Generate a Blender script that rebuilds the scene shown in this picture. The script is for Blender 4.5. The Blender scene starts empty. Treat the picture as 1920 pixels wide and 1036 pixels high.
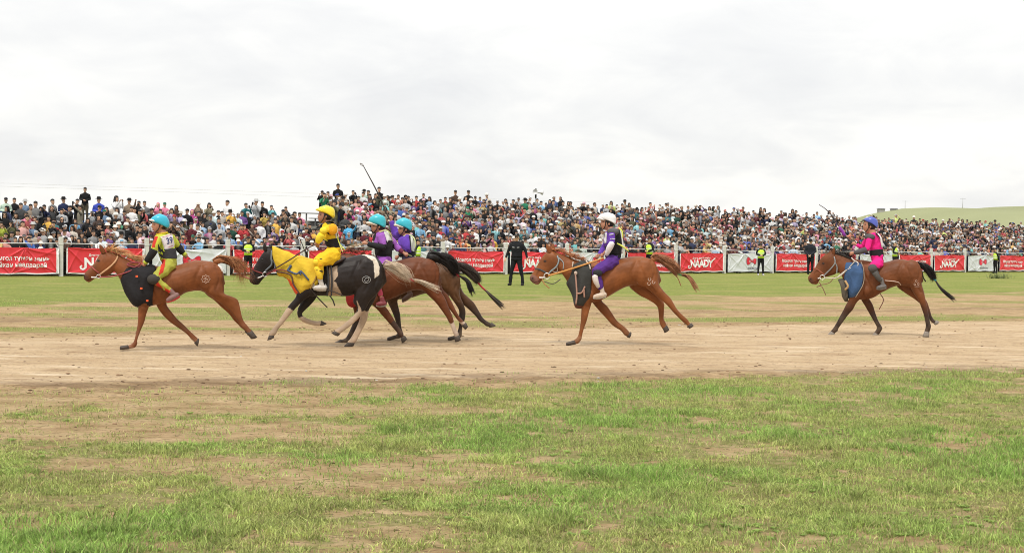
import bpy, math, random
import numpy as np
from mathutils import Vector, Matrix
from mathutils.bvhtree import BVHTree

S = bpy.context.scene
COL = S.collection
random.seed(7)
RNG = np.random.default_rng(7)
R_ = math.radians

# ------------------------------------------------------------------ camera
FP, CX, CY, EYE = 2700.0, 960.0, 518.0, 1.6      # focal length in photo pixels, centre, eye height (m)
PITCH, ROLL = math.atan(63.5 / FP), math.atan(25 / 1920)
fwd = Vector((0, math.cos(PITCH), -math.sin(PITCH)))
up0 = Vector((0, math.sin(PITCH), math.cos(PITCH)))
ri0 = Vector((1, 0, 0))
upv = math.cos(ROLL) * up0 - math.sin(ROLL) * ri0
riv = math.cos(ROLL) * ri0 + math.sin(ROLL) * up0
EYEP = Vector((0, 0, EYE))
cd = bpy.data.cameras.new("camera")
cd.sensor_width = 36
cd.lens = 36 * FP / 1920
cd.clip_start, cd.clip_end = 0.1, 9000
cam = bpy.data.objects.new("camera", cd)
cam.matrix_world = Matrix(((riv.x, upv.x, -fwd.x, 0), (riv.y, upv.y, -fwd.y, 0), (riv.z, upv.z, -fwd.z, EYE), (0, 0, 0, 1)))
COL.objects.link(cam)
S.camera = cam

# ------------------------------------------------------------------ sky, sun, exposure
S.view_settings.view_transform = 'Standard'
S.view_settings.look = 'None'
S.view_settings.exposure = 0.08
S.view_settings.gamma = 1.0
S.cycles.filter_width = 1.0
W = bpy.data.worlds.new("World")
S.world = W
W.use_nodes = True
nt = W.node_tree
for n in list(nt.nodes):
    nt.nodes.remove(n)
def N(t, tree=None, **kw):
    n = (tree or nt).nodes.new(t)
    for k, v in kw.items():
        setattr(n, k, v)
    return n
SUN_EL, SUN_AZ = R_(58), R_(200)      # behind and above the camera, to its left
def build_world():
    L = nt.links.new
    out = N('ShaderNodeOutputWorld'); bg = N('ShaderNodeBackground')
    sky = N('ShaderNodeTexSky', sky_type='NISHITA', sun_disc=False)
    sky.sun_elevation = SUN_EL; sky.sun_rotation = SUN_AZ
    sk = N('ShaderNodeVectorMath', operation='SCALE'); sk.inputs['Scale'].default_value = 0.12
    L(sky.outputs[0], sk.inputs[0])
    tc = N('ShaderNodeTexCoord'); sep = N('ShaderNodeSeparateXYZ'); L(tc.outputs['Generated'], sep.inputs[0])
    def M(op, a, b=None, c=None):
        m = N('ShaderNodeMath', operation=op)
        for i, v in enumerate((a, b, c)):
            if v is None: continue
            if isinstance(v, (int, float)): m.inputs[i].default_value = v
            else: L(v, m.inputs[i])
        return m.outputs[0]
    zc = M('MAXIMUM', sep.outputs['Z'], 0.0)
    zz = M('ADD', zc, 0.30)
    cb = N('ShaderNodeCombineXYZ')
    L(M('DIVIDE', sep.outputs['X'], zz), cb.inputs[0]); L(M('DIVIDE', sep.outputs['Y'], zz), cb.inputs[1])
    def noise(scale, detail, rough, dist, off):
        mp = N('ShaderNodeMapping'); mp.inputs['Location'].default_value = off
        L(cb.outputs[0], mp.inputs[0])
        t = N('ShaderNodeTexNoise'); t.inputs['Scale'].default_value = scale; t.inputs['Detail'].default_value = detail
        t.inputs['Roughness'].default_value = rough; t.inputs['Distortion'].default_value = dist
        L(mp.outputs[0], t.inputs['Vector'])
        return t.outputs['Fac']
    n1 = noise(1.5, 6, 0.5, 0.6, (3.1, 1.7, 0)); n2 = noise(4.0, 7, 0.55, 0.8, (0.3, 7.7, 0))
    # billowy bases low over the horizon
    cb2 = N('ShaderNodeCombineXYZ'); L(M('MULTIPLY', sep.outputs['X'], 5.0), cb2.inputs[0]); L(M('MULTIPLY', zc, 14.0), cb2.inputs[1])
    t3 = N('ShaderNodeTexNoise'); t3.inputs['Scale'].default_value = 1.4; t3.inputs['Detail'].default_value = 7; t3.inputs['Roughness'].default_value = 0.5
    L(cb2.outputs[0], t3.inputs['Vector'])
    lowmask = N('ShaderNodeMapRange'); lowmask.inputs['From Min'].default_value = 0.11; lowmask.inputs['From Max'].default_value = 0.02
    L(zc, lowmask.inputs['Value'])
    r3 = N('ShaderNodeMapRange', interpolation_type='SMOOTHSTEP'); r3.inputs['From Min'].default_value = 0.44; r3.inputs['From Max'].default_value = 0.56
    L(t3.outputs['Fac'], r3.inputs['Value'])
    bil = M('MULTIPLY', M('MULTIPLY', r3.outputs[0], lowmask.outputs[0]), 0.35)
    s = M('ADD', M('ADD', M('MULTIPLY', n1, 0.65), M('MULTIPLY', n2, 0.35)), M('MULTIPLY', bil, 0.42))
    ramp = N('ShaderNodeValToRGB')
    e = ramp.color_ramp.elements
    e[0].position = 0.34; e[0].color = (0.77, 0.77, 0.78, 1)
    e[1].position = 0.62; e[1].color = (0.985, 0.97, 0.935, 1)
    m = ramp.color_ramp.elements.new(0.49); m.color = (0.875, 0.87, 0.86, 1)
    L(s, ramp.inputs[0])
    # an overcast sky is brighter overhead than at the horizon
    gain = M('ADD', M('MULTIPLY', M('POWER', zc, 1.2), 0.8), 1.0)
    cs = N('ShaderNodeVectorMath', operation='SCALE'); L(ramp.outputs[0], cs.inputs[0]); L(gain, cs.inputs['Scale'])
    mix = N('ShaderNodeMix', data_type='RGBA'); mix.inputs['Factor'].default_value = 0.93
    L(sk.outputs[0], mix.inputs['A']); L(cs.outputs[0], mix.inputs['B'])
    L(mix.outputs['Result'], bg.inputs['Color']); bg.inputs['Strength'].default_value = 1.0
    L(bg.outputs[0], out.inputs[0])
build_world()
sd = bpy.data.lights.new("sun", 'SUN')
sd.energy = 2.3; sd.angle = R_(10); sd.color = (1.0, 0.95, 0.86)
so = bpy.data.objects.new("sun", sd)
sdir = Vector((math.sin(SUN_AZ) * math.cos(SUN_EL), math.cos(SUN_AZ) * math.cos(SUN_EL), math.sin(SUN_EL)))
so.rotation_euler = sdir.to_track_quat('Z', 'Y').to_euler()
so.location = (0, 0, 30)
COL.objects.link(so)

# ------------------------------------------------------------------ projection helpers (a pixel of the photo to a point of the place)
def ray(px, py):
    return (riv * ((px - CX) / FP) + upv * ((CY - py) / FP) + fwd)
def ground(px, py, z=0.0):
    r = ray(px, py)
    t = (z - EYE) / r.z
    return EYEP + r * t

# ------------------------------------------------------------------ materials
def lin(c):
    return tuple(((x / 255.0) / 12.92 if x / 255.0 <= 0.04045 else ((x / 255.0 + 0.055) / 1.055) ** 2.4) for x in c)
MATS = {}
def mat(name, color=(0.5, 0.5, 0.5), rough=0.7, src='flat', namt=0.15, nscale=8.0, bump=0.0, bscale=40.0, spec=0.4, stretch=(1, 1, 1), metal=0.0, sheen=0.0):
    """src: flat colour, 'col' vertex attribute, 'obj' object colour"""
    if name in MATS:
        return MATS[name]
    m = bpy.data.materials.new(name); m.use_nodes = True
    t = m.node_tree; L = t.links.new
    b = t.nodes['Principled BSDF']
    tc = N('ShaderNodeTexCoord', t); mp = N('ShaderNodeMapping', t); mp.inputs['Scale'].default_value = stretch
    L(tc.outputs['Object'], mp.inputs[0])
    no = N('ShaderNodeTexNoise', t); no.inputs['Scale'].default_value = nscale; no.inputs['Detail'].default_value = 5
    L(mp.outputs[0], no.inputs['Vector'])
    mr = N('ShaderNodeMapRange', t); mr.inputs['From Min'].default_value = 0.25; mr.inputs['From Max'].default_value = 0.75
    mr.inputs['To Min'].default_value = 1 - namt; mr.inputs['To Max'].default_value = 1 + namt
    L(no.outputs['Fac'], mr.inputs['Value'])
    sc = N('ShaderNodeVectorMath', t, operation='SCALE')
    if src == 'col':
        a = N('ShaderNodeAttribute', t); a.attribute_name = 'Col'; L(a.outputs['Color'], sc.inputs[0])
    elif src == 'obj':
        a = N('ShaderNodeObjectInfo', t); L(a.outputs['Color'], sc.inputs[0])
    else:
        sc.inputs[0].default_value = color
    L(mr.outputs[0], sc.inputs['Scale'])
    L(sc.outputs[0], b.inputs['Base Color'])
    b.inputs['Roughness'].default_value = rough
    b.inputs['Specular IOR Level'].default_value = spec
    b.inputs['Metallic'].default_value = metal
    if sheen: b.inputs['Sheen Weight'].default_value = sheen
    if bump:
        n2 = N('ShaderNodeTexNoise', t); n2.inputs['Scale'].default_value = bscale; n2.inputs['Detail'].default_value = 4
        L(mp.outputs[0], n2.inputs['Vector'])
        bp = N('ShaderNodeBump', t); bp.inputs['Strength'].default_value = bump; bp.inputs['Distance'].default_value = 0.02
        L(n2.outputs['Fac'], bp.inputs['Height']); L(bp.outputs[0], b.inputs['Normal'])
    MATS[name] = m
    return m

M_COAT = lambda: mat('horse_coat', src='col', rough=0.5, namt=0.30, nscale=5, bump=0.55, bscale=9, spec=0.22, stretch=(1, 1, 1))
M_CLOTH = lambda: mat('cloth_attr', src='col', rough=0.85, namt=0.12, nscale=9, bump=0.3, bscale=30, spec=0.2)
M_OBJ = lambda: mat('cloth_object', src='obj', rough=0.85, namt=0.18, nscale=10, bump=0.35, bscale=26, spec=0.2)
M_SKIN = lambda: mat('skin', src='col', rough=0.55, namt=0.07, nscale=20, spec=0.35)
M_HAIR = lambda: mat('hair', src='col', rough=0.5, namt=0.3, nscale=14, spec=0.35)
M_SHELL = lambda: mat('helmet_shell', src='col', rough=0.3, namt=0.05, nscale=14, spec=0.5)
M_LEATHER = lambda: mat('strap', src='col', rough=0.55, namt=0.15, nscale=30, spec=0.4)

# ------------------------------------------------------------------ object helpers
def prop(o, label=None, cat=None, group=None, kind=None):
    if label: o['label'] = label
    if cat: o['category'] = cat
    if group: o['group'] = group
    if kind: o['kind'] = kind
    return o
def empty(name, loc=(0, 0, 0), rz=0.0, **kw):
    o = bpy.data.objects.new(name, None); o.location = loc; o.rotation_euler = (0, 0, rz); o.empty_display_size = 0.2
    COL.objects.link(o)
    return prop(o, **kw)
def npmesh(name, v, tris, cols=None, smooth=True):
    v = np.asarray(v, np.float32).reshape(-1, 3); tris = np.asarray(tris, np.int32).reshape(-1, 3)
    me = bpy.data.meshes.new(name)
    me.vertices.add(len(v)); me.vertices.foreach_set('co', v.ravel())
    me.loops.add(tris.size); me.loops.foreach_set('vertex_index', tris.ravel())
    me.polygons.add(len(tris)); me.polygons.foreach_set('loop_start', np.arange(0, tris.size, 3, dtype=np.int32))
    me.update(calc_edges=True)
    me.polygons.foreach_set('use_smooth', np.full(len(tris), bool(smooth)))
    if cols is not None: setcol(me, cols)
    return me
def setcol(me, cols):
    cols = np.asarray(cols, np.float32)
    n = len(me.vertices)
    if cols.ndim == 1: cols = np.tile(cols[:3], (n, 1))
    c = np.ones((n, 4), np.float32); c[:, :3] = cols[:, :3]
    a = me.color_attributes.get('Col') or me.color_attributes.new('Col', 'FLOAT_COLOR', 'POINT')
    a.data.foreach_set('color', c.ravel())
def co(me):
    a = np.empty(len(me.vertices) * 3, np.float32); me.vertices.foreach_get('co', a); return a.reshape(-1, 3)
def link(name, me, m, parent=None, loc=(0, 0, 0), rz=0.0):
    o = bpy.data.objects.new(name, me)
    if not me.materials: me.materials.append(m)
    o.parent = parent; o.location = loc; o.rotation_euler = (0, 0, rz)
    COL.objects.link(o)
    return o
class Geo:
    """collects closed lofts / tubes / ellipsoids as triangles"""
    def __init__(self): self.v = []; self.t = []; self.c = []; self.n = 0
    def add(self, v, t, col=None):
        v = np.asarray(v, float); self.v.append(v); self.t.append(np.asarray(t, int) + self.n); self.n += len(v)
        self.c.append(np.tile(np.asarray(col if col is not None else (.5, .5, .5), float), (len(v), 1)))
        return self
    def rings(self, R, col=None, cap=0.35):
        R = np.asarray(R, float); m, n = R.shape[:2]
        c0, c1 = R[0].mean(0), R[-1].mean(0)
        d0 = c0 - R[1].mean(0); d1 = c1 - R[-2].mean(0)
        r0 = np.linalg.norm(R[0] - c0, axis=1).mean(); r1 = np.linalg.norm(R[-1] - c1, axis=1).mean()
        d0 = d0 / (np.linalg.norm(d0) + 1e-9) * r0 * cap; d1 = d1 / (np.linalg.norm(d1) + 1e-9) * r1 * cap
        v = np.concatenate([R.reshape(-1, 3), [c0 + d0], [c1 + d1]])
        i = np.arange(m - 1)[:, None] * n; j = np.arange(n)[None]; k = (j + 1) % n
        a, b, c, d = (i + j).ravel(), (i + k).ravel(), (i + n + k).ravel(), (i + n + j).ravel()
        t = np.concatenate([np.stack([a, b, c], 1), np.stack([a, c, d], 1)])
        jj = np.arange(n); kk = (jj + 1) % n
        t = np.concatenate([t, np.stack([np.full(n, m * n), kk, jj], 1), np.stack([np.full(n, m * n + 1), (m - 1) * n + jj, (m - 1) * n + kk], 1)])
        return self.add(v, t, col)
    def tube(self, pts, rad, n=8, col=None, flat=1.0, cap=0.5, sub=1):
        P = np.asarray([tuple(p) for p in pts], float)
        r = np.full(len(P), rad, float) if np.isscalar(rad) else np.asarray(rad, float)
        if sub > 1: Q = catmull(np.c_[P, r], sub); P, r = Q[:, :3], Q[:, 3]
        T = np.gradient(P, axis=0); T /= np.linalg.norm(T, axis=1)[:, None] + 1e-9
        ref = np.array([0, 1, 0.]) if abs(T[0][1]) < 0.8 else np.array([1., 0, 0])
        R = []
        th = np.arange(n) * 2 * math.pi / n
        for p, t, q in zip(P, T, r):
            a = np.cross(t, ref); a /= np.linalg.norm(a) + 1e-9; b = np.cross(t, a)
            ref = -np.cross(t, a) if False else ref
            R.append(p + q * (np.cos(th)[:, None] * a + flat * np.sin(th)[:, None] * b))
        return self.rings(R, col, cap)
    def ell(self, c, r, nu=10, nv=6, col=None, rot=None):
        th = np.arange(nu) * 2 * math.pi / nu
        ph = (np.arange(nv) + 0.5) / nv * math.pi
        R = np.array([[(math.sin(p) * math.cos(t), math.sin(p) * math.sin(t), math.cos(p)) for t in th] for p in ph]) * np.asarray(r)
        if rot is not None: R = R @ np.asarray(rot).T
        return self.rings(R + np.asarray(c, float), col, cap=0.25)
    def arr(self): return np.concatenate(self.v), np.concatenate(self.t), np.concatenate(self.c)
    def mesh(self, name, smooth=True, col=None):
        v, t, c = self.arr()
        return npmesh(name, v, t, c if col is None else col, smooth)
    def remesh(self, name, voxel=0.012, it=4, fac=0.5, col=None):
        v, t, c = self.arr()
        me = npmesh('tmp', v, t)
        o = bpy.data.objects.new('tmp', me); COL.objects.link(o)
        r = o.modifiers.new('r', 'REMESH'); r.mode = 'VOXEL'; r.voxel_size = voxel; r.adaptivity = 0; r.use_smooth_shade = True
        if it: s = o.modifiers.new('s', 'SMOOTH'); s.factor = fac; s.iterations = it
        dg = bpy.context.evaluated_depsgraph_get()
        out = bpy.data.meshes.new_from_object(o.evaluated_get(dg)); out.name = name
        bpy.data.objects.remove(o); bpy.data.meshes.remove(me)
        out.polygons.foreach_set('use_smooth', np.ones(len(out.polygons), bool))
        if col is not None: setcol(out, col)
        return out
def catmull(A, sub):
    A = np.asarray(A, float); out = []
    E = np.concatenate([[2 * A[0] - A[1]], A, [2 * A[-1] - A[-2]]])
    for i in range(len(A) - 1):
        p0, p1, p2, p3 = E[i:i + 4]
        for k in range(sub):
            t = k / sub
            out.append(0.5 * (2 * p1 + (p2 - p0) * t + (2 * p0 - 5 * p1 + 4 * p2 - p3) * t * t + (3 * p1 - p0 - 3 * p2 + p3) * t ** 3))
    out.append(A[-1])
    return np.array(out)
def wrinkle(me, amp, freq, seed=0, n=7):
    """push vertices along their normals by a few crossing folds"""
    r = np.random.default_rng(seed); p = co(me)
    nr = np.empty(len(p) * 3, np.float32); me.vertices.foreach_get('normal', nr); nr = nr.reshape(-1, 3)
    d = np.zeros(len(p))
    for i in range(n):
        k = r.normal(size=3); k *= freq * r.uniform(0.5, 1.6) / np.linalg.norm(k)
        w = np.sin(p @ k + r.uniform(0, 6.3) + 1.2 * np.sin(p @ r.normal(size=3) * freq * 0.4))
        d += (1 - 2 * np.abs(w))
    me.vertices.foreach_set('co', (p + nr * (d * amp / n ** 0.5)[:, None]).astype(np.float32).ravel()); me.update()
def vnoise(x, y, seed=0):
    xi, yi = np.floor(x).astype(np.int64), np.floor(y).astype(np.int64); fx, fy = x - xi, y - yi
    fx = fx * fx * (3 - 2 * fx); fy = fy * fy * (3 - 2 * fy)
    def h(a, b):
        n = (a * 374761393 + b * 668265263 + seed * 974634777) & 0xffffffff
        n = ((n ^ (n >> 13)) * 1274126177) & 0xffffffff
        return ((n ^ (n >> 16)) & 0xffff) / 65535.0
    return (h(xi, yi) * (1 - fx) + h(xi + 1, yi) * fx) * (1 - fy) + (h(xi, yi + 1) * (1 - fx) + h(xi + 1, yi + 1) * fx) * fy
def fbm(x, y, o=4, seed=0, gain=0.5):
    s, a, n = 0, 1.0, 0
    for i in range(o):
        s = s + a * vnoise(x * 2 ** i + 17.3 * i, y * 2 ** i - 9.1 * i, seed + i); n += a; a *= gain
    return s / n
# ------------------------------------------------------------------ ground
# fence line: P0 + s*FD, FB points away from the track, behind the fence
FD = Vector((0.783, 0.622, 0)).normalized(); FB = Vector((-FD.y, FD.x, 0))
P0 = ground(114, 518)
def fence_pt(s, d=0.0, z=0.0): return P0 + FD * s + FB * d + Vector((0, 0, z))
def line_side(p1, p2):
    a, b = ground(*p1), ground(*p2)
    n = np.array([-(b.y - a.y), b.x - a.x]); n /= np.linalg.norm(n)
    if n[1] < 0: n = -n
    return lambda x, y: (x - a.x) * n[0] + (y - a.y) * n[1]       # metres beyond the line
L_FAR = line_side((0, 572), (1920, 549))      # far meadow edge
L_TRK = line_side((0, 634), (1920, 602))      # far edge of the beaten track
L_NEAR = line_side((0, 722), (1920, 690))     # near edge of the beaten track
def px_of(x, y):                               # where a ground point falls across the view, used only to lay the bare patches of this meadow
    return CX + FP * x / np.maximum(y, 0.5)
BARE = [(-2.9, 11.9, 2.3, 0.75, 1.0), (-1.6, 10.1, 1.9, .5, .9), (-3.6, 14.6, 2.6, 1.6, .9), (-1.0, 9.3, 1.0, .35, .8), (0.4, 9.0, .45, .14, .8),
        (-2.75, 8.0, .5, .3, .7), (2.6, 9.9, 1.0, .10, .9), (-0.1, 8.9, .6, .2, .6), (1.6, 15.2, 1.6, .4, .5), (-1.0, 13.6, 1.6, .4, .7),
        (3.7, 8.2, .5, .2, .7), (1.0, 12.0, .8, .2, .5), (-3.4, 9.0, .5, .2, .6), (-0.75, 7.9, .7, .14, .6), (2.7, 7.9, .4, .2, .5), (4.0, 15.5, 1.5, .3, .6)]
def masks(x, y):
    """0..1 grass cover, track membership, wetness/darkness of soil"""
    w = (fbm(x * .5, y * .9, 4, 3) - .5)
    far, trk, near = L_FAR(x, y), L_TRK(x, y), L_NEAR(x, y)
    sm = lambda v, a, b: np.clip((v - a) / (b - a), 0, 1) ** 2 * (3 - 2 * np.clip((v - a) / (b - a), 0, 1))
    meadow = sm(far + w * 7, -.6, 1.6)
    # strip of patchy turf between the beaten track and the meadow
    f2 = fbm(x * .22 + 5, y * .55, 4, 11)
    strip = sm(trk + w * 2.2, .1, 1.0) * (1 - meadow) * sm(f2 + .20 * np.exp(-((trk - 1.9) / 1.1) ** 2), .55, .72) * .6
    # near turf, worn towards the track and in bare patches
    fr = (-near)
    nearm = sm(fr + w * 3.4, .1, 1.3)
    worn = fbm(x * 1.3, y * .85, 5, 21, .60)
    cover = nearm * sm(worn + np.clip(fr, 0, 5) * .045 + .035 * np.clip(x, -2, 3), .33, .50)
    fine = fbm(x * 5, y * 7, 3, 31)
    for bx, by, rx, ry, a in BARE:
        if bx > 0: a *= .6
        rx, ry, a = rx * .92, ry * 1.1, a * .92
        g = np.exp(-(((x - bx) / rx) ** 2 + ((y - by) / ry) ** 2) ** 1.5)
        cover = cover * (1 - a * sm(g + (fine - .5) * .9 + w * .9 + (fbm(x * 2.3, y * 1.6, 4, 131) - .5) * 1.1, .22, .5))
    cover = np.maximum(cover * sm(fine, .12, .42), nearm * .22 * sm(fine, .40, .6))
    grass = np.clip(np.maximum(np.maximum(meadow, strip), cover), 0, 1)
    track = sm(trk + w * 1.6, .3, -.3) * sm(near + w * 1.8, -.3, .3)
    return grass, track, meadow
def relief(x, y):
    g, t, m = masks(x, y)
    clod = fbm(x * 1.3, y * 9, 4, 41) - .5         # ruts and scuffs run along the track
    lump = fbm(x * 3, y * 3, 4, 51) - .5
    near = np.clip((26 - y) / 12, 0, 1)
    edge = np.exp(-((L_NEAR(x, y) + .35) / .5) ** 2) + .6 * np.exp(-((L_TRK(x, y) - .7) / .6) ** 2)
    return (.045 * clod * t + .05 * lump * g * near * (1 - m) + .09 * edge * (fbm(x * 3.5, y * 6, 4, 61) - .5) + .02 * (fbm(x * 14, y * 16, 3, 71) - .5) * near) * (y < 60)
def build_ground():
    y = np.concatenate([[-400, -60, -10, 0, 3], np.geomspace(6.2, 80, 560), np.geomspace(86, 4200, 30)])
    u = np.concatenate([-np.geomspace(40, 1.15, 14), np.linspace(-1.1, 1.1, 400), np.geomspace(1.15, 40, 14)])
    YY, UU = np.meshgrid(y, u, indexing='ij')
    XX = UU * (np.abs(YY) * .40 + 3)
    gr, tk, me_ = masks(XX, YY)
    ZZ = relief(XX, YY)
    m, n = YY.shape
    v = np.stack([XX, YY, ZZ], -1).reshape(-1, 3)
    i = np.arange(m - 1)[:, None] * n; j = np.arange(n - 1)[None]
    a, b, c, d = (i + j).ravel(), (i + j + 1).ravel(), (i + n + j + 1).ravel(), (i + n + j).ravel()
    t = np.concatenate([np.stack([a, b, c], 1), np.stack([a, c, d], 1)])
    mud = np.exp(-((L_NEAR(XX, YY) + .15) / .55) ** 2) + .55 * np.exp(-((L_TRK(XX, YY) - 5.2) / .9) ** 2) + .35 * np.exp(-((L_TRK(XX, YY) - .9) / .5) ** 2)
    mud = np.clip(mud * 1.5 * (fbm(XX * 1.7, YY * 4.5, 5, 141, .65) - .38) * 5, 0, 1) * (YY < 60)
    cols = np.stack([gr, tk, mud], -1).reshape(-1, 3)
    ist = tk.reshape(-1)[t].mean(1) > .5
    for name, sel, kind in (('ground', ~ist, 0), ('dirt_track', ist, 1)):
        tt = t[sel]; used, inv = np.unique(tt, return_inverse=True)
        me = npmesh(name, v[used], inv.reshape(-1, 3), cols[used])
        o = link(name, me, ground_mat()); o['kind'] = 'structure'
def ground_mat():
    if 'ground' in MATS: return MATS['ground']
    m = bpy.data.materials.new('ground'); MATS['ground'] = m; m.use_nodes = True
    t = m.node_tree; L = t.links.new; b = t.nodes['Principled BSDF']
    a = N('ShaderNodeAttribute', t); a.attribute_name = 'Col'; sep = N('ShaderNodeSeparateColor', t); L(a.outputs['Color'], sep.inputs[0])
    geo = N('ShaderNodeNewGeometry', t)
    def noise(scale, st=(1, 1, 1), det=6, rough=.6):
        mp = N('ShaderNodeMapping', t); mp.inputs['Scale'].default_value = st; L(geo.outputs['Position'], mp.inputs[0])
        n = N('ShaderNodeTexNoise', t); n.inputs['Scale'].default_value = scale; n.inputs['Detail'].default_value = det; n.inputs['Roughness'].default_value = rough
        L(mp.outputs[0], n.inputs['Vector']); return n.outputs['Fac']
    def ramp(fac, stops):
        r = N('ShaderNodeValToRGB', t); e = r.color_ramp.elements
        e[0].position, e[0].color = stops[0][0], (*stops[0][1], 1); e[1].position, e[1].color = stops[-1][0], (*stops[-1][1], 1)
        for p, c in stops[1:-1]:
            k = e.new(p); k.color = (*c, 1)
        L(fac, r.inputs[0]); return r.outputs[0]
    def mix(f, A, B, bt='MIX'):
        x = N('ShaderNodeMix', t, data_type='RGBA', blend_type=bt)
        (L(f, x.inputs['Factor']) if not isinstance(f, (int, float)) else setattr(x.inputs['Factor'], 'default_value', f))
        for s, v in (('A', A), ('B', B)):
            if isinstance(v, tuple): x.inputs[s].default_value = (*v, 1)
            else: L(v, x.inputs[s])
        return x.outputs['Result']
    track = ramp(noise(1.3, (.45, 1.5, 1), 8, .68), [(.3, (0.406, 0.275, 0.157)), (.5, (0.538, 0.396, 0.242)), (.7, (0.651, 0.500, 0.329))])
    track = mix(ramp(noise(5, (.35, 2.0, 1), 8, .72), [(.36, (1, 1, 1)), (.45, (0, 0, 0))]), track, (0.305, 0.200, 0.114))
    track = mix(ramp(noise(26, (.5, 1.6, 1), 5, .7), [(.36, (1, 1, 1)), (.43, (0, 0, 0))]), track, (0.173, 0.109, 0.071))
    track = mix(ramp(noise(1.6, (.22, 2.6, 1), 6, .65), [(.56, (0, 0, 0)), (.66, (1, 1, 1))]), track, (0.692, 0.560, 0.390))
    soil = ramp(noise(2.3, (.8, 1.4, 1)), [(.3, (0.281, 0.175, 0.084)), (.5, (0.446, 0.309, 0.168)), (.72, (0.582, 0.428, 0.252))])
    soil = mix(ramp(noise(3.2, (.45, 2.2, 1), 7, .7), [(.56, (0, 0, 0)), (.66, (1, 1, 1))]), soil, (0.349, 0.322, 0.117))
    soil = mix(ramp(noise(20, (.6, 1.6, 1), 5, .7), [(.38, (1, 1, 1)), (.45, (0, 0, 0))]), soil, (0.126, 0.079, 0.042))
    turf = ramp(noise(.8, (1, 1.2, 1)), [(.3, (.19, .235, .045)), (.5, (.26, .295, .065)), (.7, (.33, .335, .095))])
    turf = mix(ramp(noise(9, (1, 1, 1), 5), [(.35, (1, 1, 1)), (.6, (0, 0, 0))]), turf, (.14, .17, .04))
    turf = mix(ramp(noise(.35, (.6, 1.6, 1), 4), [(.52, (0, 0, 0)), (.7, (1, 1, 1))]), turf, (.34, .29, .11))
    turf = mix(ramp(noise(1.2, (.5, 1.8, 1), 6, .7), [(.60, (0, 0, 0)), (.72, (1, 1, 1))]), turf, (.30, .235, .13))
    base = mix(sep.outputs['Green'], soil, track)
    mudf = N('ShaderNodeMath', t, operation='MULTIPLY'); L(sep.outputs['Blue'], mudf.inputs[0]); mudf.inputs[1].default_value = .5
    base = mix(mudf.outputs[0], base, (.13, .082, .05))
    # under the near turf the soil shows between the blades; the far meadow is closed
    nearturf = mix(ramp(noise(14, (1, 1, 1), 5), [(.4, (0, 0, 0)), (.62, (1, 1, 1))]), (.16, .175, .045), (.31, .275, .12))
    f = N('ShaderNodeMath', t, operation='MULTIPLY'); L(sep.outputs['Red'], f.inputs[0]); f.inputs[1].default_value = .85
    c1 = mix(f.outputs[0], base, nearturf)
    far = N('ShaderNodeMath', t, operation='GREATER_THAN')
    y = N('ShaderNodeSeparateXYZ', t); L(geo.outputs['Position'], y.inputs[0])
    fr = N('ShaderNodeMapRange', t); fr.inputs['From Min'].default_value = 19; fr.inputs['From Max'].default_value = 25; L(y.outputs['Y'], fr.inputs['Value'])
    f2 = N('ShaderNodeMath', t, operation='MULTIPLY'); L(fr.outputs[0], f2.inputs[0]); L(sep.outputs['Red'], f2.inputs[1])
    L(mix(f2.outputs[0], c1, turf), b.inputs['Base Color'])
    b.inputs['Roughness'].default_value = .95; b.inputs['Specular IOR Level'].default_value = .15
    bp = N('ShaderNodeBump', t); bp.inputs['Strength'].default_value = 1.0; bp.inputs['Distance'].default_value = .05
    ad = N('ShaderNodeMath', t, operation='ADD'); L(noise(22, (1, 1.4, 1), 6, .65), ad.inputs[0]); L(noise(4, (.4, 2.5, 1), 5), ad.inputs[1])
    L(ad.outputs[0], bp.inputs['Height']); L(bp.outputs[0], b.inputs['Normal'])
    return m
build_ground()

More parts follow.
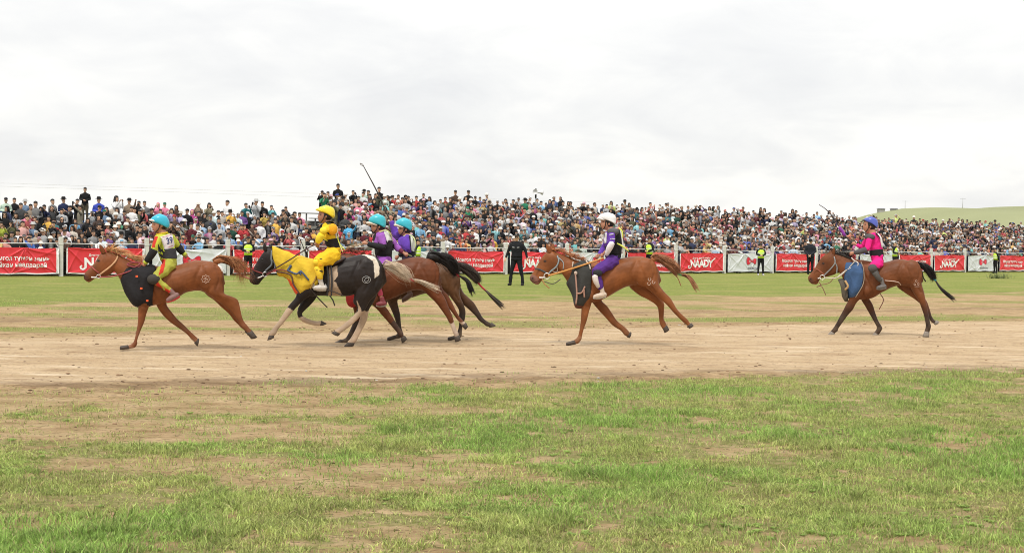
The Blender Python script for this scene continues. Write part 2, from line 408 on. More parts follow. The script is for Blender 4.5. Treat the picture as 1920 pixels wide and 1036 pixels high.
def blades(n, region, hgt, wid, seed, dens_pow=1.0, spread=.6, mode='near'):
    """arrays of single grass blades scattered over the turf by its cover"""
    r = np.random.default_rng(seed)
    (y0, y1) = region
    y = y0 * (y1 / y0) ** r.random(n * 3) if mode == 'near' else r.uniform(y0, y1, n * 3)
    x = r.uniform(-1, 1, n * 3) * (y * .375 + .4)
    g, tk, md = masks(x, y)
    cl = fbm(x * 2.2, y * 2.2, 3, 81)
    clump = np.clip((cl - .34) * 3.2, .12, 1.0)
    keep = r.random(n * 3) < (g ** dens_pow) * clump
    x, y, cl = x[keep][:n], y[keep][:n], cl[keep][:n]
    m = len(x)
    z = relief(x, y) - .004
    lush = fbm(x * .9 + 40, y * .9, 3, 91)
    h = hgt * r.uniform(.35, 1.25, m) * np.where(fbm(x * 4, y * 4, 2, 111) > .60, 1.7, 1) * (.55 + 1.1 * np.clip(lush, .2, .8)) * np.where(r.random(m) < .04, 1.8, 1)
    w = wid * r.uniform(.6, 1.4, m)
    az = r.uniform(0, 2 * math.pi, m); lean = r.uniform(.1, 1.0, m) * spread
    dx, dy = np.cos(az), np.sin(az)
    fz = r.uniform(0, math.pi, m); sx, sy = np.cos(fz), np.sin(fz)
    def pt(t, s):
        out = h * lean * t ** 1.7; up = h * (t - .35 * lean * t * t)
        return np.stack([x + dx * out + sx * s, y + dy * out + sy * s, z + up], -1)
    V = np.stack([pt(0, -w / 2), pt(0, w / 2), pt(.5, -w * .45), pt(.5, w * .45), pt(1, w * 0)], 1).reshape(-1, 3)
    b = np.arange(m)[:, None] * 5
    T = np.concatenate([b + [0, 1, 3], b + [0, 3, 2], b + [2, 3, 4]])
    lus = np.clip((lush - .35) * 3, 0, 1)[:, None] * .75 + r.random((m, 1)) * .25
    A, B = np.array([.42, .45, .15]), np.array([.28, .44, .10])
    c = A * (1 - lus) + B * lus
    dry = (r.random(m) < .08)[:, None]; c = np.where(dry, np.array([.50, .41, .22]), c)
    c = c * r.uniform(.4, 1.45, (m, 1)) * (.72 + .56 * fbm(x * 6, y * 6, 2, 151))[:, None]
    return V, T, np.repeat(c, 5, 0)
def grass_mat():
    m = mat('grass_blade', src='col', rough=.6, namt=.08, nscale=3, spec=.25)
    b = m.node_tree.nodes['Principled BSDF']; b.inputs['Subsurface Weight'].default_value = 0.0
    t = m.node_tree; tr = N('ShaderNodeBsdfTranslucent', t); mx = N('ShaderNodeMixShader', t); mx.inputs[0].default_value = .3
    t.links.new(b.inputs['Base Color'].links[0].from_socket, tr.inputs['Color'])
    t.links.new(b.outputs[0], mx.inputs[1]); t.links.new(tr.outputs[0], mx.inputs[2]); t.links.new(mx.outputs[0], t.nodes['Material Output'].inputs[0])
    return m
def build_grass():
    o1 = blades(420000, (6.3, 21), .033, .0052, 1, spread=1.15)
    o2 = blades(60000, (21, 36), .026, .007, 2)
    v = np.concatenate([o1[0], o2[0]]); t = np.concatenate([o1[1], o2[1] + len(o1[0])]); c = np.concatenate([o1[2], o2[2]])
    o = link('grass', npmesh('grass', v, t, c, False), grass_mat())
    prop(o, 'short uneven green grass growing in clumps over the bare ground', 'grass', kind='stuff')
    # broad leaved weeds low in the near turf
    r = np.random.default_rng(5); V = []; T = []; C = []; k = 0
    ys = 6.4 * (15 / 6.4) ** r.random(9000); xs = r.uniform(-1, 1, 9000) * ys * .37
    ok = (masks(xs, ys)[0] > .4) & (fbm(xs * 1.1 + 9, ys * 1.1, 3, 101) > .50); xs, ys = xs[ok][:750], ys[ok][:750]; zs = relief(xs, ys)
    for x, y, z in zip(xs, ys, zs):
        n = r.integers(5, 9); rr = r.uniform(.014, .036)
        col = np.array([.30, .42, .11]) * r.uniform(.8, 1.25)
        for q in range(n):
            a = q * 2 * math.pi / n + r.uniform(-.3, .3); d = np.array([math.cos(a), math.sin(a)]); s = np.array([-d[1], d[0]]) * rr * .28; L_ = rr * r.uniform(.8, 1.3)
            hz = [0, L_ * .45, L_ * .35]
            V.append(np.array([[x, y, z], [x + d[0] * L_ * .5 + s[0], y + d[1] * L_ * .5 + s[1], z + hz[1]], [x + d[0] * L_, y + d[1] * L_, z + hz[2]], [x + d[0] * L_ * .5 - s[0], y + d[1] * L_ * .5 - s[1], z + hz[1]]]))
            T.append(np.array([[0, 1, 2], [0, 2, 3]]) + k); k += 4; C.append(np.tile(col, (4, 1)))
    o = link('weeds', npmesh('weeds', np.concatenate(V), np.concatenate(T), np.concatenate(C), False), grass_mat())
    prop(o, 'low broad leaved weeds among the near grass', 'weeds', kind='stuff')
    # clods and pebbles along the scuffed edges of the track
    g = Geo()
    M = 5200; ys = np.where(np.arange(M) % 3 > 0, r.uniform(12, 33, M), 6.6 * (18 / 6.6) ** r.random(M)); xs = r.uniform(-1, 1, M) * ys * .37
    ee = np.minimum(np.abs(L_NEAR(xs, ys) + .3), np.abs(L_TRK(xs, ys) - .8)); ok = (masks(xs, ys)[0] < .5) & (r.random(M) < np.exp(-ee * 1.3) + .12)
    xs, ys = xs[ok], ys[ok]; zs = relief(xs, ys)
    for x, y, z in zip(xs, ys, zs):
        s = r.uniform(.004, .012) * (1 + .015 * y)
        c = np.array([.20, .13, .08]) * r.uniform(.5, 1.5) if r.random() < .985 else np.array([.5, .48, .45])
        g.ell((x, y, z + s * .2), (s * r.uniform(.8, 2.2), s * r.uniform(.7, 1.2), s * .6), 6, 4, c)
    o = link('clods', g.mesh('clods', False), mat('clod', src='col', rough=.95, namt=.2, spec=.1))
    prop(o, 'small clods of earth and pebbles scattered along the track', 'clods', kind='stuff')
build_grass()

def build_hill():
    # a green ridge far beyond the right end of the stand
    n, m = 90, 14; V = []
    Y0 = 620.0
    for j in range(m):
        t = j / (m - 1)
        for i in range(n):
            px = 1380 + i * 22
            top = np.interp(px, [1380, 1580, 1630, 1690, 1780, 1850, 1920, 2300, 3400], [452, 420, 398, 389.5, 390.5, 388, 386.5, 394, 440])
            yh = 442 + 25 * px / 1920
            hz = max(.5, (yh - top) / FP * Y0 + 1.6)
            hz *= 1 + .015 * math.sin(i * .9) * t
            y = Y0 - 330 + 330 * t ** .8 if t < 1 else Y0
            x = (px - CX) / FP * Y0 + (1 - t) * 20
            V.append((x, y, hz * math.sin(t * math.pi / 2) ** 1.5 - .3))
    for i in range(n):      # falls away behind the crest
        px = 1380 + i * 22; V.append(((px - CX) / FP * Y0, Y0 + 300, -1.0))
    m += 1; T = []
    for j in range(m - 1):
        for i in range(n - 1):
            a = j * n + i; T += [(a, a + 1, a + n + 1), (a, a + n + 1, a + n)]
    h = mat('hill_turf', (.26, .275, .15), .95, namt=.14, nscale=.015, spec=.1)
    o = link('hill', npmesh('hill', V, T), h); o['kind'] = 'structure'
    # masts and huts on the ridge
    def on_ridge(px, yb, top, name, label, cat, w=.16):
        e = empty(name, EYEP + ray(px, yb) * 619, label=label, cat=cat)
        g = Geo(); hh = (yb - top) / FP * 619
        g.tube([(0, 0, -2), (0, 0, hh)], [w, w * .5], 6, (.3, .3, .3)); link('pole', g.mesh('pole'), mat('mast', (.35, .35, .35), .6), e)
        g = Geo(); g.tube([(-1.2, 0, hh * .9), (1.2, 0, hh * .9)], .05, 5, (.3, .3, .3)); link('crossarm', g.mesh('crossarm'), mat('mast'), e)
    on_ridge(1697, 390, 376, 'mast', 'thin grey mast on the green ridge above the blue helmet', 'mast')
    on_ridge(1805, 389, 371, 'mast', 'taller thin mast on the crest of the green ridge at right', 'mast')
    for px, w, lab in ((1652, 2.4, 'tiny dark hut on the ridge line beside the crowd'), (1676, 2.2, 'tiny pale hut on the ridge line near the shorter mast')):
        c = EYEP + ray(px, 392) * 619; e = empty('hut', c, label=lab, cat='hut')
        g = Geo(); g.rings([[(-w / 2, -2, z), (w / 2, -2, z), (w / 2, 2, z), (-w / 2, 2, z)] for z in (-1.5, .1)], cap=0); link('wall', g.mesh('wall', False), mat('hut_wall', (.35, .34, .32), .8), e)
        g = Geo(); g.rings([[(-w / 2 - .3, -2.4, 0.105), (w / 2 + .3, -2.4, 0.105), (w / 2 + .3, 2.4, 0.105), (-w / 2 - .3, 2.4, 0.105)], [(-w / 2, -.1, .4), (w / 2, -.1, .4), (w / 2, .1, .4), (-w / 2, .1, .4)]], cap=0)
        link('roof', g.mesh('roof', False), mat('hut_roof', (.2, .2, .22), .7), e)
build_hill()
# ------------------------------------------------------------------ fence, banners, stands
POSTS_PX = [-45, 114, 275, 427, 568, 702, 830, 948, 1063, 1168, 1267, 1358, 1448, 1530, 1606, 1679, 1746, 1809, 1868, 1925]
def s_of(px, d=0.0):
    """distance along the fence (offset d behind it) seen at column px on the ground plane"""
    r = ray(px, 480); n = Vector((FB.x, FB.y))
    q = P0 + FB * d
    t = ((q.x - EYEP.x) * n.x + (q.y - EYEP.y) * n.y) / (r.x * n.x + r.y * n.y)
    h = EYEP + r * t - P0
    return h.x * FD.x + h.y * FD.y
FRZ = math.atan2(FD.y, FD.x)
SP = [s_of(p) for p in POSTS_PX]
def box(g, x0, x1, y0, y1, z0, z1, col=None):
    return g.rings([[(x0, y0, z), (x1, y0, z), (x1, y1, z), (x0, y1, z)] for z in (z0, z1)], col, cap=0)
def build_fence():
    f = empty('fence', fence_pt(0), FRZ, label='long fence of white concrete posts and a thin pipe rail holding the banners', cat='fence')
    mp = mat('white_post', (.62, .61, .57), .8, namt=.14, nscale=5, bump=.3, bscale=25)
    for i, s in enumerate(SP):
        g = Geo(); w = .075
        R = [[(-w * k, -w * k, z), (w * k, -w * k, z), (w * k, w * k, z), (-w * k, w * k, z)] for z, k in ((-.1, 1), (1.27, 1), (1.275, 1.13), (1.31, 1.13), (1.315, 1), (1.56, 1), (1.59, .85))]
        g.rings(R, cap=0)
        link('post', g.mesh('post', False), mp, f, (s, 0, 0), random.uniform(-.03, .03))
        if i:
            a = SP[i - 1] + .09; b = s - .09; g = Geo()
            sag = random.uniform(-.02, .02)
            g.tube([(a, .02, 1.33), ((a + b) / 2, .02, 1.33 - .02 + sag), (b, .02, 1.33)], .018, 6, sub=3)
            link('rail', g.mesh('rail'), mat('white_pipe', (.7, .7, .68), .45, namt=.1), f)
build_fence()

def crease(x, z, w, h, seed):
    """how far the stretched vinyl stands out at x, z (metres): folds fan from the tied corners"""
    r = np.random.default_rng(seed); d = np.zeros_like(x)
    for cx, cz in ((0, 0), (w, 0), (0, h), (w, h), (w * r.uniform(.3, .7), h), (w * r.uniform(.2, .8), 0)):
        dx, dz = x - cx, z - cz; a = np.arctan2(dz, dx); rr = np.sqrt(dx * dx + dz * dz)
        d += (1 - np.abs(np.sin(a * r.uniform(3, 6) + r.uniform(0, 6)))) ** 3 * np.exp(-rr / .9) * .05 * r.uniform(.5, 1)
    d *= 1.35; d += .015 * np.sin(x * 2.3 + r.uniform(0, 6)) + .010 * (1 - np.abs(np.sin(x * 3.1 + z * 4.2 + r.uniform(0, 6))))
    return -d
def text_mesh(body, size, ext=0.0, bold=0.0, shear=0.0, spacing=1.0):
    c = bpy.data.curves.new('t', 'FONT'); c.body = body; c.size = size; c.align_x = 'CENTER'; c.align_y = 'CENTER'
    c.offset = bold; c.shear = shear; c.space_character = spacing; c.space_line = .95; c.resolution_u = 3
    o = bpy.data.objects.new('t', c); COL.objects.link(o)
    dg = bpy.context.evaluated_depsgraph_get(); dg.update()
    me = bpy.data.meshes.new_from_object(o.evaluated_get(dg)); bpy.data.objects.remove(o)
    return me
TXT = {}
def text_tris(key, *a, **k):
    if key not in TXT:
        import bmesh
        me = text_mesh(*a, **k); bm = bmesh.new(); bm.from_mesh(me); bmesh.ops.triangulate(bm, faces=bm.faces)
        for _ in range(2):
            long = [e for e in bm.edges if e.calc_length() > .05]
            if long: bmesh.ops.subdivide_edges(bm, edges=long, cuts=1)
            bmesh.ops.triangulate(bm, faces=bm.faces)
        bm.verts.ensure_lookup_table()
        TXT[key] = (np.array([v.co[:] for v in bm.verts]), np.array([[v.index for v in f.verts] for f in bm.faces])); bm.free()
    return TXT[key]
def outline_ribbon(P, w):
    """flat closed ribbon along P (n,2)"""
    P = np.asarray(P, float); T = np.roll(P, -1, 0) - np.roll(P, 1, 0); T /= np.linalg.norm(T, axis=1)[:, None]; Nn = np.stack([-T[:, 1], T[:, 0]], 1)
    a, b = P + Nn * w / 2, P - Nn * w / 2; n = len(P); i = np.arange(n); j = (i + 1) % n
    return np.c_[np.concatenate([a, b]), np.zeros(2 * n)], np.concatenate([np.stack([i, j, n + j], 1), np.stack([i, n + j, n + i], 1)])
def polyline_ribbon(P, w):
    P = np.asarray(P, float); T = np.gradient(P, axis=0); T /= np.linalg.norm(T, axis=1)[:, None]; Nn = np.stack([-T[:, 1], T[:, 0]], 1)
    a, b = P + Nn * w / 2, P - Nn * w / 2; n = len(P); i = np.arange(n - 1)
    return np.c_[np.concatenate([a, b]), np.zeros(2 * n)], np.concatenate([np.stack([i, i + 1, n + i + 1], 1), np.stack([i, n + i + 1, n + i], 1)])
RED, WHT = (.70, .035, .05), (.80, .81, .82)
def banner(i, kind, label, edges=(1, 1)):
    s0, s1 = SP[i] + .20, SP[i + 1] - .13
    w, h, z0 = s1 - s0, 1.04, .10
    e = empty('banner', fence_pt(s0, -.10, z0), FRZ, label=label, cat='banner', group={'R': 'red lettered banners along the fence', 'N': 'red festival banners along the fence', 'M': 'white company banners along the fence'}[kind])
    nx, nz = 170, 56; x = np.linspace(0, w, nx); z = np.linspace(0, h, nz); Z, X = np.meshgrid(z, x, indexing='ij')
    Y = crease(X, Z, w, h, i)
    Zs = Z + .02 * np.sin(X * 2 + i) * (Z / h) + .012 * np.sin(X * 5 + i)
    v = np.stack([X, Y, Zs], -1).reshape(-1, 3)
    a = (np.arange(nz - 1)[:, None] * nx + np.arange(nx - 1)[None]).ravel()
    t = np.concatenate([np.stack([a, a + 1, a + nx + 1], 1), np.stack([a, a + nx + 1, a + nx], 1)])
    vb = v + [0, .004, 0]                                # vinyl has a back
    col = np.tile(RED if kind != 'M' else (.66, .68, .71), (len(v), 1))
    if kind != 'M':
        m = (X.ravel() < .05) | (X.ravel() > w - .10) | (Z.ravel() < .05)
        col[m] = WHT
    g = npmesh('vinyl_sheet', np.concatenate([v, vb]), np.concatenate([t, t[:, ::-1] + len(v)]), np.concatenate([col, col * .8]))
    link('vinyl_sheet', g, mat('vinyl', src='col', rough=.38, namt=.05, nscale=3, spec=.5, bump=.12, bscale=7), e)
    def put(name, V, T, cx, cz, color, lift=.018):
        V = np.asarray(V, float); xx, zz = V[:, 0] + cx, V[:, 1] + cz
        yy = crease(xx, zz, w, h, i) - lift
        q = np.stack([xx, yy, zz + .02 * np.sin(xx * 2 + i) * (zz / h) + .012 * np.sin(xx * 5 + i)], 1)
        link(name, npmesh(name, q, T, color, False), mat('print', src='col', rough=.45, namt=.03), e)
    if kind == 'R':
        a1 = text_tris('m1', 'Монгол түмэн минь', .25, bold=.004); a2 = text_tris('m2', 'сайхан наадаарай', .25, bold=.004)
        put('lettering', *a1, w * .48, .62, (.85, .85, .85)); put('lettering', *a2, w * .48, .36, (.85, .85, .85))
    elif kind == 'N':
        a1 = text_tris('n1', 'NAADY', .56, bold=.022, shear=.0, spacing=.86); a2 = text_tris('n2', 'Дэлгэр, хангай наадъя', .125, bold=.003)
        put('lettering', *a1, w * .48, .44, (.85, .85, .85)); put('lettering', *a2, w * .48, .76, (.85, .85, .85))
        n = np.array([(-.80, .27), (-.90, .19), (-.995, .20), (-1.03, .27), (-.97, .325)]) * [1, 1]
        put('flourish', *polyline_ribbon(catmull(n, 5), .07), w * .48, .02, (.85, .85, .85), .017)
        n = np.array([(.80, .50), (.90, .64), (.99, .72), (1.06, .735), (1.08, .78)])
        put('flourish', *polyline_ribbon(catmull(n, 5), .06), w * .48, .02, (.85, .85, .85), .017)
    else:
        def bow(k):
            pts = [(-.42, .0), (-.40, .155), (-.29, .215), (-.17, .13), (0, .03), (.13, .10), (.24, .155), (.35, .12), (.36, -.02), (.30, -.13), (.20, -.12), (.10, -.045), (0, -.03), (-.13, -.10), (-.25, -.17), (-.37, -.14)]
            P = np.array(pts + pts[:1]) * k; return catmull(P, 5)[:-1]
        P = bow(1.0); n = len(P)
        V = np.c_[np.concatenate([P, [[-.27, 0], [.24, .01], [0, 0]]]), np.zeros(n + 3)]
        T = []
        for q in range(n):
            m = (P[q][0] + P[(q + 1) % n][0]) / 2
            T.append((q, (q + 1) % n, n if m < -.08 else (n + 1 if m > .08 else n + 2)))
        T += [(12 * 5, n, n + 2), (4 * 5, n + 2, n), (4 * 5, n + 1, n + 2), (12 * 5, n + 2, n + 1)]
        put('logo', V, T, w * .53, .58, (.72, .03, .06)); put('logo_outline', *outline_ribbon(bow(1.06), .028), w * .53, .58, (.32, .02, .05), .018)
        put('lettering', *text_tris('mb', 'mobicom', .24, bold=.002), w * .56, .20, (.10, .10, .12))
    return e
BN = [(0, 'R', 'red lettered banner cut off by the left edge of the photo'),
      (1, 'N', 'red NAADY banner behind the head of the leading chestnut horse'),
      (2, 'M', 'white banner with red bow logo behind rider number 39'),
      (3, 'R', 'red lettered banner behind the pinto head and a vested guard'),
      (4, 'N', 'red banner mostly hidden behind the yellow rider'),
      (5, 'M', 'white banner showing a strip just behind the two teal helmets'),
      (6, 'R', 'red lettered banner fully visible above the trailing dark tails'),
      (7, 'N', 'red NAADY banner behind the officer in black and a horse head'),
      (8, 'M', 'white bow logo banner behind the white helmeted rider'),
      (9, 'R', 'red banner above the rump of the chestnut with purple rider'),
      (10, 'N', 'red NAADY banner fully visible between two posts right of centre'),
      (11, 'M', 'white mobicom banner with a vested guard standing before it'),
      (12, 'R', 'red lettered banner behind the dark officer turned to the crowd'),
      (13, 'N', 'red banner hidden by the head of the last horse'),
      (14, 'M', 'white banner showing between the pink rider and a guard'),
      (15, 'R', 'red lettered banner above the rump of the last horse'),
      (16, 'N', 'small far NAADY banner right of the last horse tail'),
      (17, 'M', 'small far white mobicom banner near the right edge'),
      (18, 'R', 'farthest red lettered banner cut by the right edge')]
for b_ in BN: banner(*b_)

# rows of the two stands: (distance behind the fence, floor height)
ROWS_A = [(.42, 0), (1.3, .12), (2.1, .42), (3.1, .80), (4.1, 1.20), (5.1, 1.62), (6.0, 2.25)]
ROWS_B = [(.42, 0), (1.25, .10)] + [(2.1 + .92 * i, .36 + .28 * i) for i in range(9)]
SA0, SA1 = s_of(-90, 3), s_of(578, 4)
SB0, SB1 = s_of(596, 8), s_of(2010, 5)
def zfac(s, which):
    return 1.0 if not which else float(np.interp(s, [s_of(1050, 5), s_of(1300, 5), s_of(1700, 5), s_of(1960, 5)], [1.0, .96, .87, .79]))
def stand(name, label, rows, s0, s1, seatcol, backrail):
    e = empty(name, fence_pt(s0), FRZ, label=label, cat='bleacher')
    L_ = s1 - s0; g = Geo()
    for i, (d, z) in enumerate(rows[2:]):
        dn = rows[2:][i + 1][0] if i + 3 < len(rows) else d + 1.0
        for k in range(12):
            a_, b_ = L_ * k / 12, L_ * (k + 1) / 12 - .001; f0 = zfac(s0 + (a_ + b_) / 2, not backrail); box(g, a_, b_, d - .45, dn - .452, 0, z * f0)
    link('steps', g.mesh('steps', False), mat('step_deck', (.20, .19, .18), .85, namt=.2), e)
    for i, (d, z) in enumerate(rows[2:]):
        g = Geo()
        for k in range(12):
            a_, b_ = L_ * k / 12, L_ * (k + 1) / 12 - .05; zz = z * zfac(s0 + (a_ + b_) / 2, not backrail); box(g, a_, b_, d + .16, d + .44, zz + .38, zz + .43)
            for q in (.3, (b_ - a_) / 2, b_ - a_ - .3): box(g, a_ + q, a_ + q + .06, d + .28, d + .34, zz, zz + .379)
        link('bench', g.mesh('bench', False), mat('bench_white_blue' if backrail else 'bench_grey', seatcol, .5, namt=.1), e)
    d, z = rows[-1][0] + .62, rows[-1][1]
    if backrail:
        for hz in (.45, .95):
            g = Geo(); g.tube([(0, d, z + hz - .55), (L_, d, z + hz - .55)], .025, 6); link('back_rail', g.mesh('back_rail'), mat('white_pipe'), e)
        for k in range(int(L_ / 2.4) + 1):
            g = Geo(); g.tube([(k * 2.4, d + .03, 0), (k * 2.4, d + .03, z + .42)], .03, 6); link('rail_post', g.mesh('rail_post'), mat('white_pipe'), e)
            if k % 3 == 1:
                g = Geo(); g.tube([(k * 2.4, d + .05, z - .9), (k * 2.4 + 1.6, d + .05, z + .4)], .018, 5); link('brace', g.mesh('brace'), mat('white_pipe'), e)
stand('bleacher', 'low left bleacher with blue benches and a white back rail', ROWS_A, SA0, SA1, (.03, .12, .35), True)
stand('bleacher', 'long high bleacher full of people stretching to the right edge', ROWS_B, SB0, SB1, (.25, .25, .25), False)

def loudspeakers():
    p = fence_pt(s_of(1003, 11.2), 11.2)
    y_to_z = lambda py, q: q
    e = empty('loudspeaker_pole', p, FRZ, label='pole with two white horn loudspeakers rising behind the crowd', cat='loudspeaker')
    rr = ray(1003, 354); t = (p.y - EYEP.y) / rr.y; zt = EYEP.z + rr.z * t
    g = Geo(); g.tube([(0, 0, 0), (0, 0, zt - .55)], .035, 8); link('pole', g.mesh('pole'), mat('grey_pole', (.35, .36, .36), .5), e)
    g = Geo(); g.tube([(0, 0, zt - .55), (0, 0, zt)], .055, 8); link('mount', g.mesh('mount'), mat('black_metal', (.02, .02, .02), .5), e)
    for sx, ang in ((-1, -.8), (1, .15)):
        g = Geo(); th = np.arange(14) * 2 * math.pi / 14; R = []
        d = Vector((sx * math.cos(ang), -abs(math.sin(ang)), 0)); a = Vector((-d.y, d.x, 0))
        for l, r_ in ((.08, .04), (.2, .055), (.34, .09), (.44, .15), (.46, .16), (.44, .145), (.36, .08)):
            R.append([tuple(d * l + a * r_ * math.cos(q) + Vector((0, 0, zt - .2 + r_ * math.sin(q)))) for q in th])
        g.rings(R, cap=0); link('horn', g.mesh('horn'), mat('horn_white', (.7, .7, .7), .4), e)
        g = Geo(); g.tube([(0, 0, zt - .2), tuple(d * .12 + Vector((0, 0, zt - .2)))], .03, 6); link('bracket', g.mesh('bracket'), mat('grey_pole'), e)
loudspeakers()
def cables():
    for (a, b, c), lab in ((((-60, 341), (600, 363), (1150, 380)), 'upper thin power line crossing the sky over the left stand'), (((-60, 347), (500, 366), (1150, 392)), 'lower thin power line crossing the sky over the left stand')):
        pts = [EYEP + ray(*q) * z for q, z in zip((a, b, c), (118, 125, 132))]
        g = Geo(); base = pts[0]; Q = catmull([tuple(q - base) for q in pts], 8); g.tube(Q, .010, 5)
        o = link('power_line', g.mesh('power_line'), mat('cable', (.5, .5, .52), .6), None, base); prop(o, lab, 'cable')
cables()
def far_tuft():
    r = np.random.default_rng(3); p = ground(1872, 522); e = Geo()
    for i in range(110):
        a = r.uniform(0, 6.28); l = r.uniform(.1, .38); q = (r.normal() * .35, r.normal() * .12, 0)
        e.tube([q, (q[0] + math.cos(a) * l * .3, q[1] + math.sin(a) * l * .3, l * .7), (q[0] + math.cos(a) * l * .8, q[1] + math.sin(a) * l * .8, l)], [.008, .007, .002], 3, np.array([.2, .24, .12]) * r.uniform(.7, 1.3))
    o = link('grass_tuft', e.mesh('grass_tuft'), grass_mat(), None, p); prop(o, 'grey green grass tuft standing before the farthest mobicom banner', 'grass tuft')
far_tuft()
# ------------------------------------------------------------------ standing people (archetypes, 1.70 m tall, facing -Y)
SKIN = np.array([.56, .34, .23]); DARKHAIR = (.016, .013, .012)
POSES = {   # elbow, wrist for left(-x) and right(+x) arms; None mirrors
    'stand': (((-.25, .02, 1.12), (-.24, -.06, .88)), None),
    'fold': (((-.25, .00, 1.13), (-.05, -.20, 1.10)), ((.25, .00, 1.13), (.06, -.17, 1.06))),
    'phone': (((-.23, -.12, 1.20), (-.08, -.26, 1.47)), ((.23, -.12, 1.20), (.08, -.26, 1.47))),
    'point': (((-.25, .02, 1.12), (-.20, -.14, .95)), ((.30, -.12, 1.45), (.38, -.30, 1.62))),
    'lean': (((-.27, -.16, 1.17), (-.12, -.38, 1.20)), ((.27, -.16, 1.17), (.14, -.38, 1.20))),
    'back': (((-.27, .04, 1.12), (-.04, .17, .92)), ((.27, .04, 1.12), (.04, .17, .92))),
    'shade': (((-.25, .02, 1.12), (-.22, -.10, .92)), ((.30, -.10, 1.38), (.09, -.14, 1.60))),
    'officer': (((-.30, .03, 1.13), (-.36, -.05, .90)), ((.30, .03, 1.13), (.37, -.05, .90))),
}
def mir(a): return tuple((-x, y, z) for x, y, z in a)
def head_geo(g, n=10, feat=True, col=SKIN):
    th = np.arange(n) * 2 * math.pi / n
    prof = [(1.475, .022, .030, -.045), (1.488, .038, .048, -.032), (1.515, .052, .070, -.018), (1.55, .063, .086, -.006), (1.59, .070, .093, .002), (1.63, .072, .096, .008), (1.665, .064, .086, .012), (1.69, .042, .058, .014), (1.702, .016, .022, .014)]
    R = [np.stack([rx * np.sin(th), cy - ry * np.cos(th) * np.where(np.cos(th) > 0, 1.0, 1.02), np.full(n, z)], 1) for z, rx, ry, cy in prof]
    g.rings(R, col)
    g.tube([(0, .015, 1.36), (0, .008, 1.45), (0, .0, 1.51)], [.06, .052, .05], n, col)
    if feat:
        g.tube([(0, -.082, 1.595), (0, -.100, 1.560), (0, -.092, 1.548)], [.009, .015, .012], 6, col)
        for s in (-1, 1): g.ell((s * .072, .010, 1.575), (.010, .018, .030), 6, 4, col)
def hand_geo(g, w, e, n=6, fingers=True, col=SKIN):
    w, e = np.array(w, float), np.array(e, float); d = w - e; d /= np.linalg.norm(d)
    s = np.cross(d, [0, 0, 1.]); s = s / (np.linalg.norm(s) + 1e-6) if np.linalg.norm(s) > .2 else np.array([1., 0, 0])
    u = np.cross(s, d)
    c = w + d * .045
    g.tube([w - d * .01, c, w + d * .085], [.024, .036, .034], n, col, flat=.6)
    if fingers:
        for k, o in enumerate((-.027, -.009, .009, .027)):
            L_ = (.060, .074, .070, .052)[k]; b = w + d * .080 + s * o
            g.tube([b, b + d * L_ * .55 - u * .004, b + d * L_ * .8 - u * .022], [.0092, .0085, .007], 5, col)
        b = w + d * .03 + s * -.030
        g.tube([b, b + d * .025 - s * .022, b + d * .055 - s * .026], [.011, .010, .008], 5, col)
def arms(pose):
    l, r = POSES[pose]; r = r or mir(l); return l, r
def body_geo(pose, n=10, full=True):
    g = Geo(); head_geo(g, n, full)
    if full:
        g.tube([(0, .0, .90), (0, 0, 1.05), (0, 0, 1.25), (0, .01, 1.38)], [.13, .12, .14, .08], n, SKIN, flat=.7)
        for s in (-1, 1): g.tube([(s * .08, 0, .92), (s * .085, -.005, .75), (s * .09, -.01, .6)], [.075, .06, .035], 8, SKIN)
    for i, (el, wr) in enumerate(arms(pose)):
        s = -1 if i == 0 else 1
        if full: g.tube([(s * .15, .01, 1.36), el, wr], [.04, .034, .025], 7, SKIN)
        else:
            a, b = np.array(el), np.array(wr); g.tube([a + (b - a) * .8, wr], [.03, .026], n, SKIN)
        hand_geo(g, wr, el, 6 if full else 5, full)
    return g
def jacket_geo(pose, n=12, stout=1.0, long=0.0, hood=False, col=None):
    g = Geo(); th = np.arange(n) * 2 * math.pi / n
    P = [(.84 - long, .175, .125, .0), (.95, .17, .12, 0), (1.08, .158, .112, -.005), (1.22, .175, .122, -.008), (1.32, .185, .120, 0), (1.40, .162, .10, .008), (1.445, .100, .078, .012), (1.475, .066, .064, .01)]
    R = [np.stack([rx * stout * np.sin(th), cy - ry * stout * np.cos(th), np.full(n, z)], 1) for z, rx, ry, cy in P]
    g.rings(R, col, cap=.05)
    for i, (el, wr) in enumerate(arms(pose)):
        s = -1 if i == 0 else 1; el, wr = np.array(el), np.array(wr)
        g.tube([(s * .11, .01, 1.375), (s * .19, .01, 1.345), (np.array((s * .20, .01, 1.34)) * .45 + el * .55), el, el * .45 + wr * .55, wr - (wr - el) * .04], [.055, .066, .058, .052, .046, .037], max(6, n - 3), col)
    if hood:
        g.rings([np.stack([rx * np.sin(th), cy - ry * np.cos(th), np.full(n, z)], 1) for z, rx, ry, cy in ((1.42, .09, .08, .03), (1.50, .095, .085, .035), (1.58, .10, .092, .040), (1.65, .096, .09, .038), (1.70, .075, .075, .03), (1.735, .03, .035, .025))], col)
    return g
def legs_geo(n=10, apart=.0, col=None, boots=False):
    g = Geo()
    for s in (-1, 1):
        a = apart * s
        g.tube([(s * .07, .0, .92), (s * .088 + a * .2, -.005, .75), (s * .095 + a * .6, -.012, .50), (s * .10 + a, .012, .28), (s * .10 + a * 1.1, .015, .07)], [.105, .098, .072, .062, .066 if not boots else .060], n, col, cap=.1)
    g.tube([(0, 0, .97), (0, 0, .84)], [.15, .155], n, col, flat=.75)
    return g
def shoe_geo(s, apart=0.0, col=None, n=8):
    g = Geo(); x = s * .10 + apart * s * 1.1
    g.tube([(x, .05, .045), (x, -.03, .045), (x + s * .015, -.13, .035), (x + s * .02, -.18, .03)], [.045, .048, .045, .028], n, col)
    return g
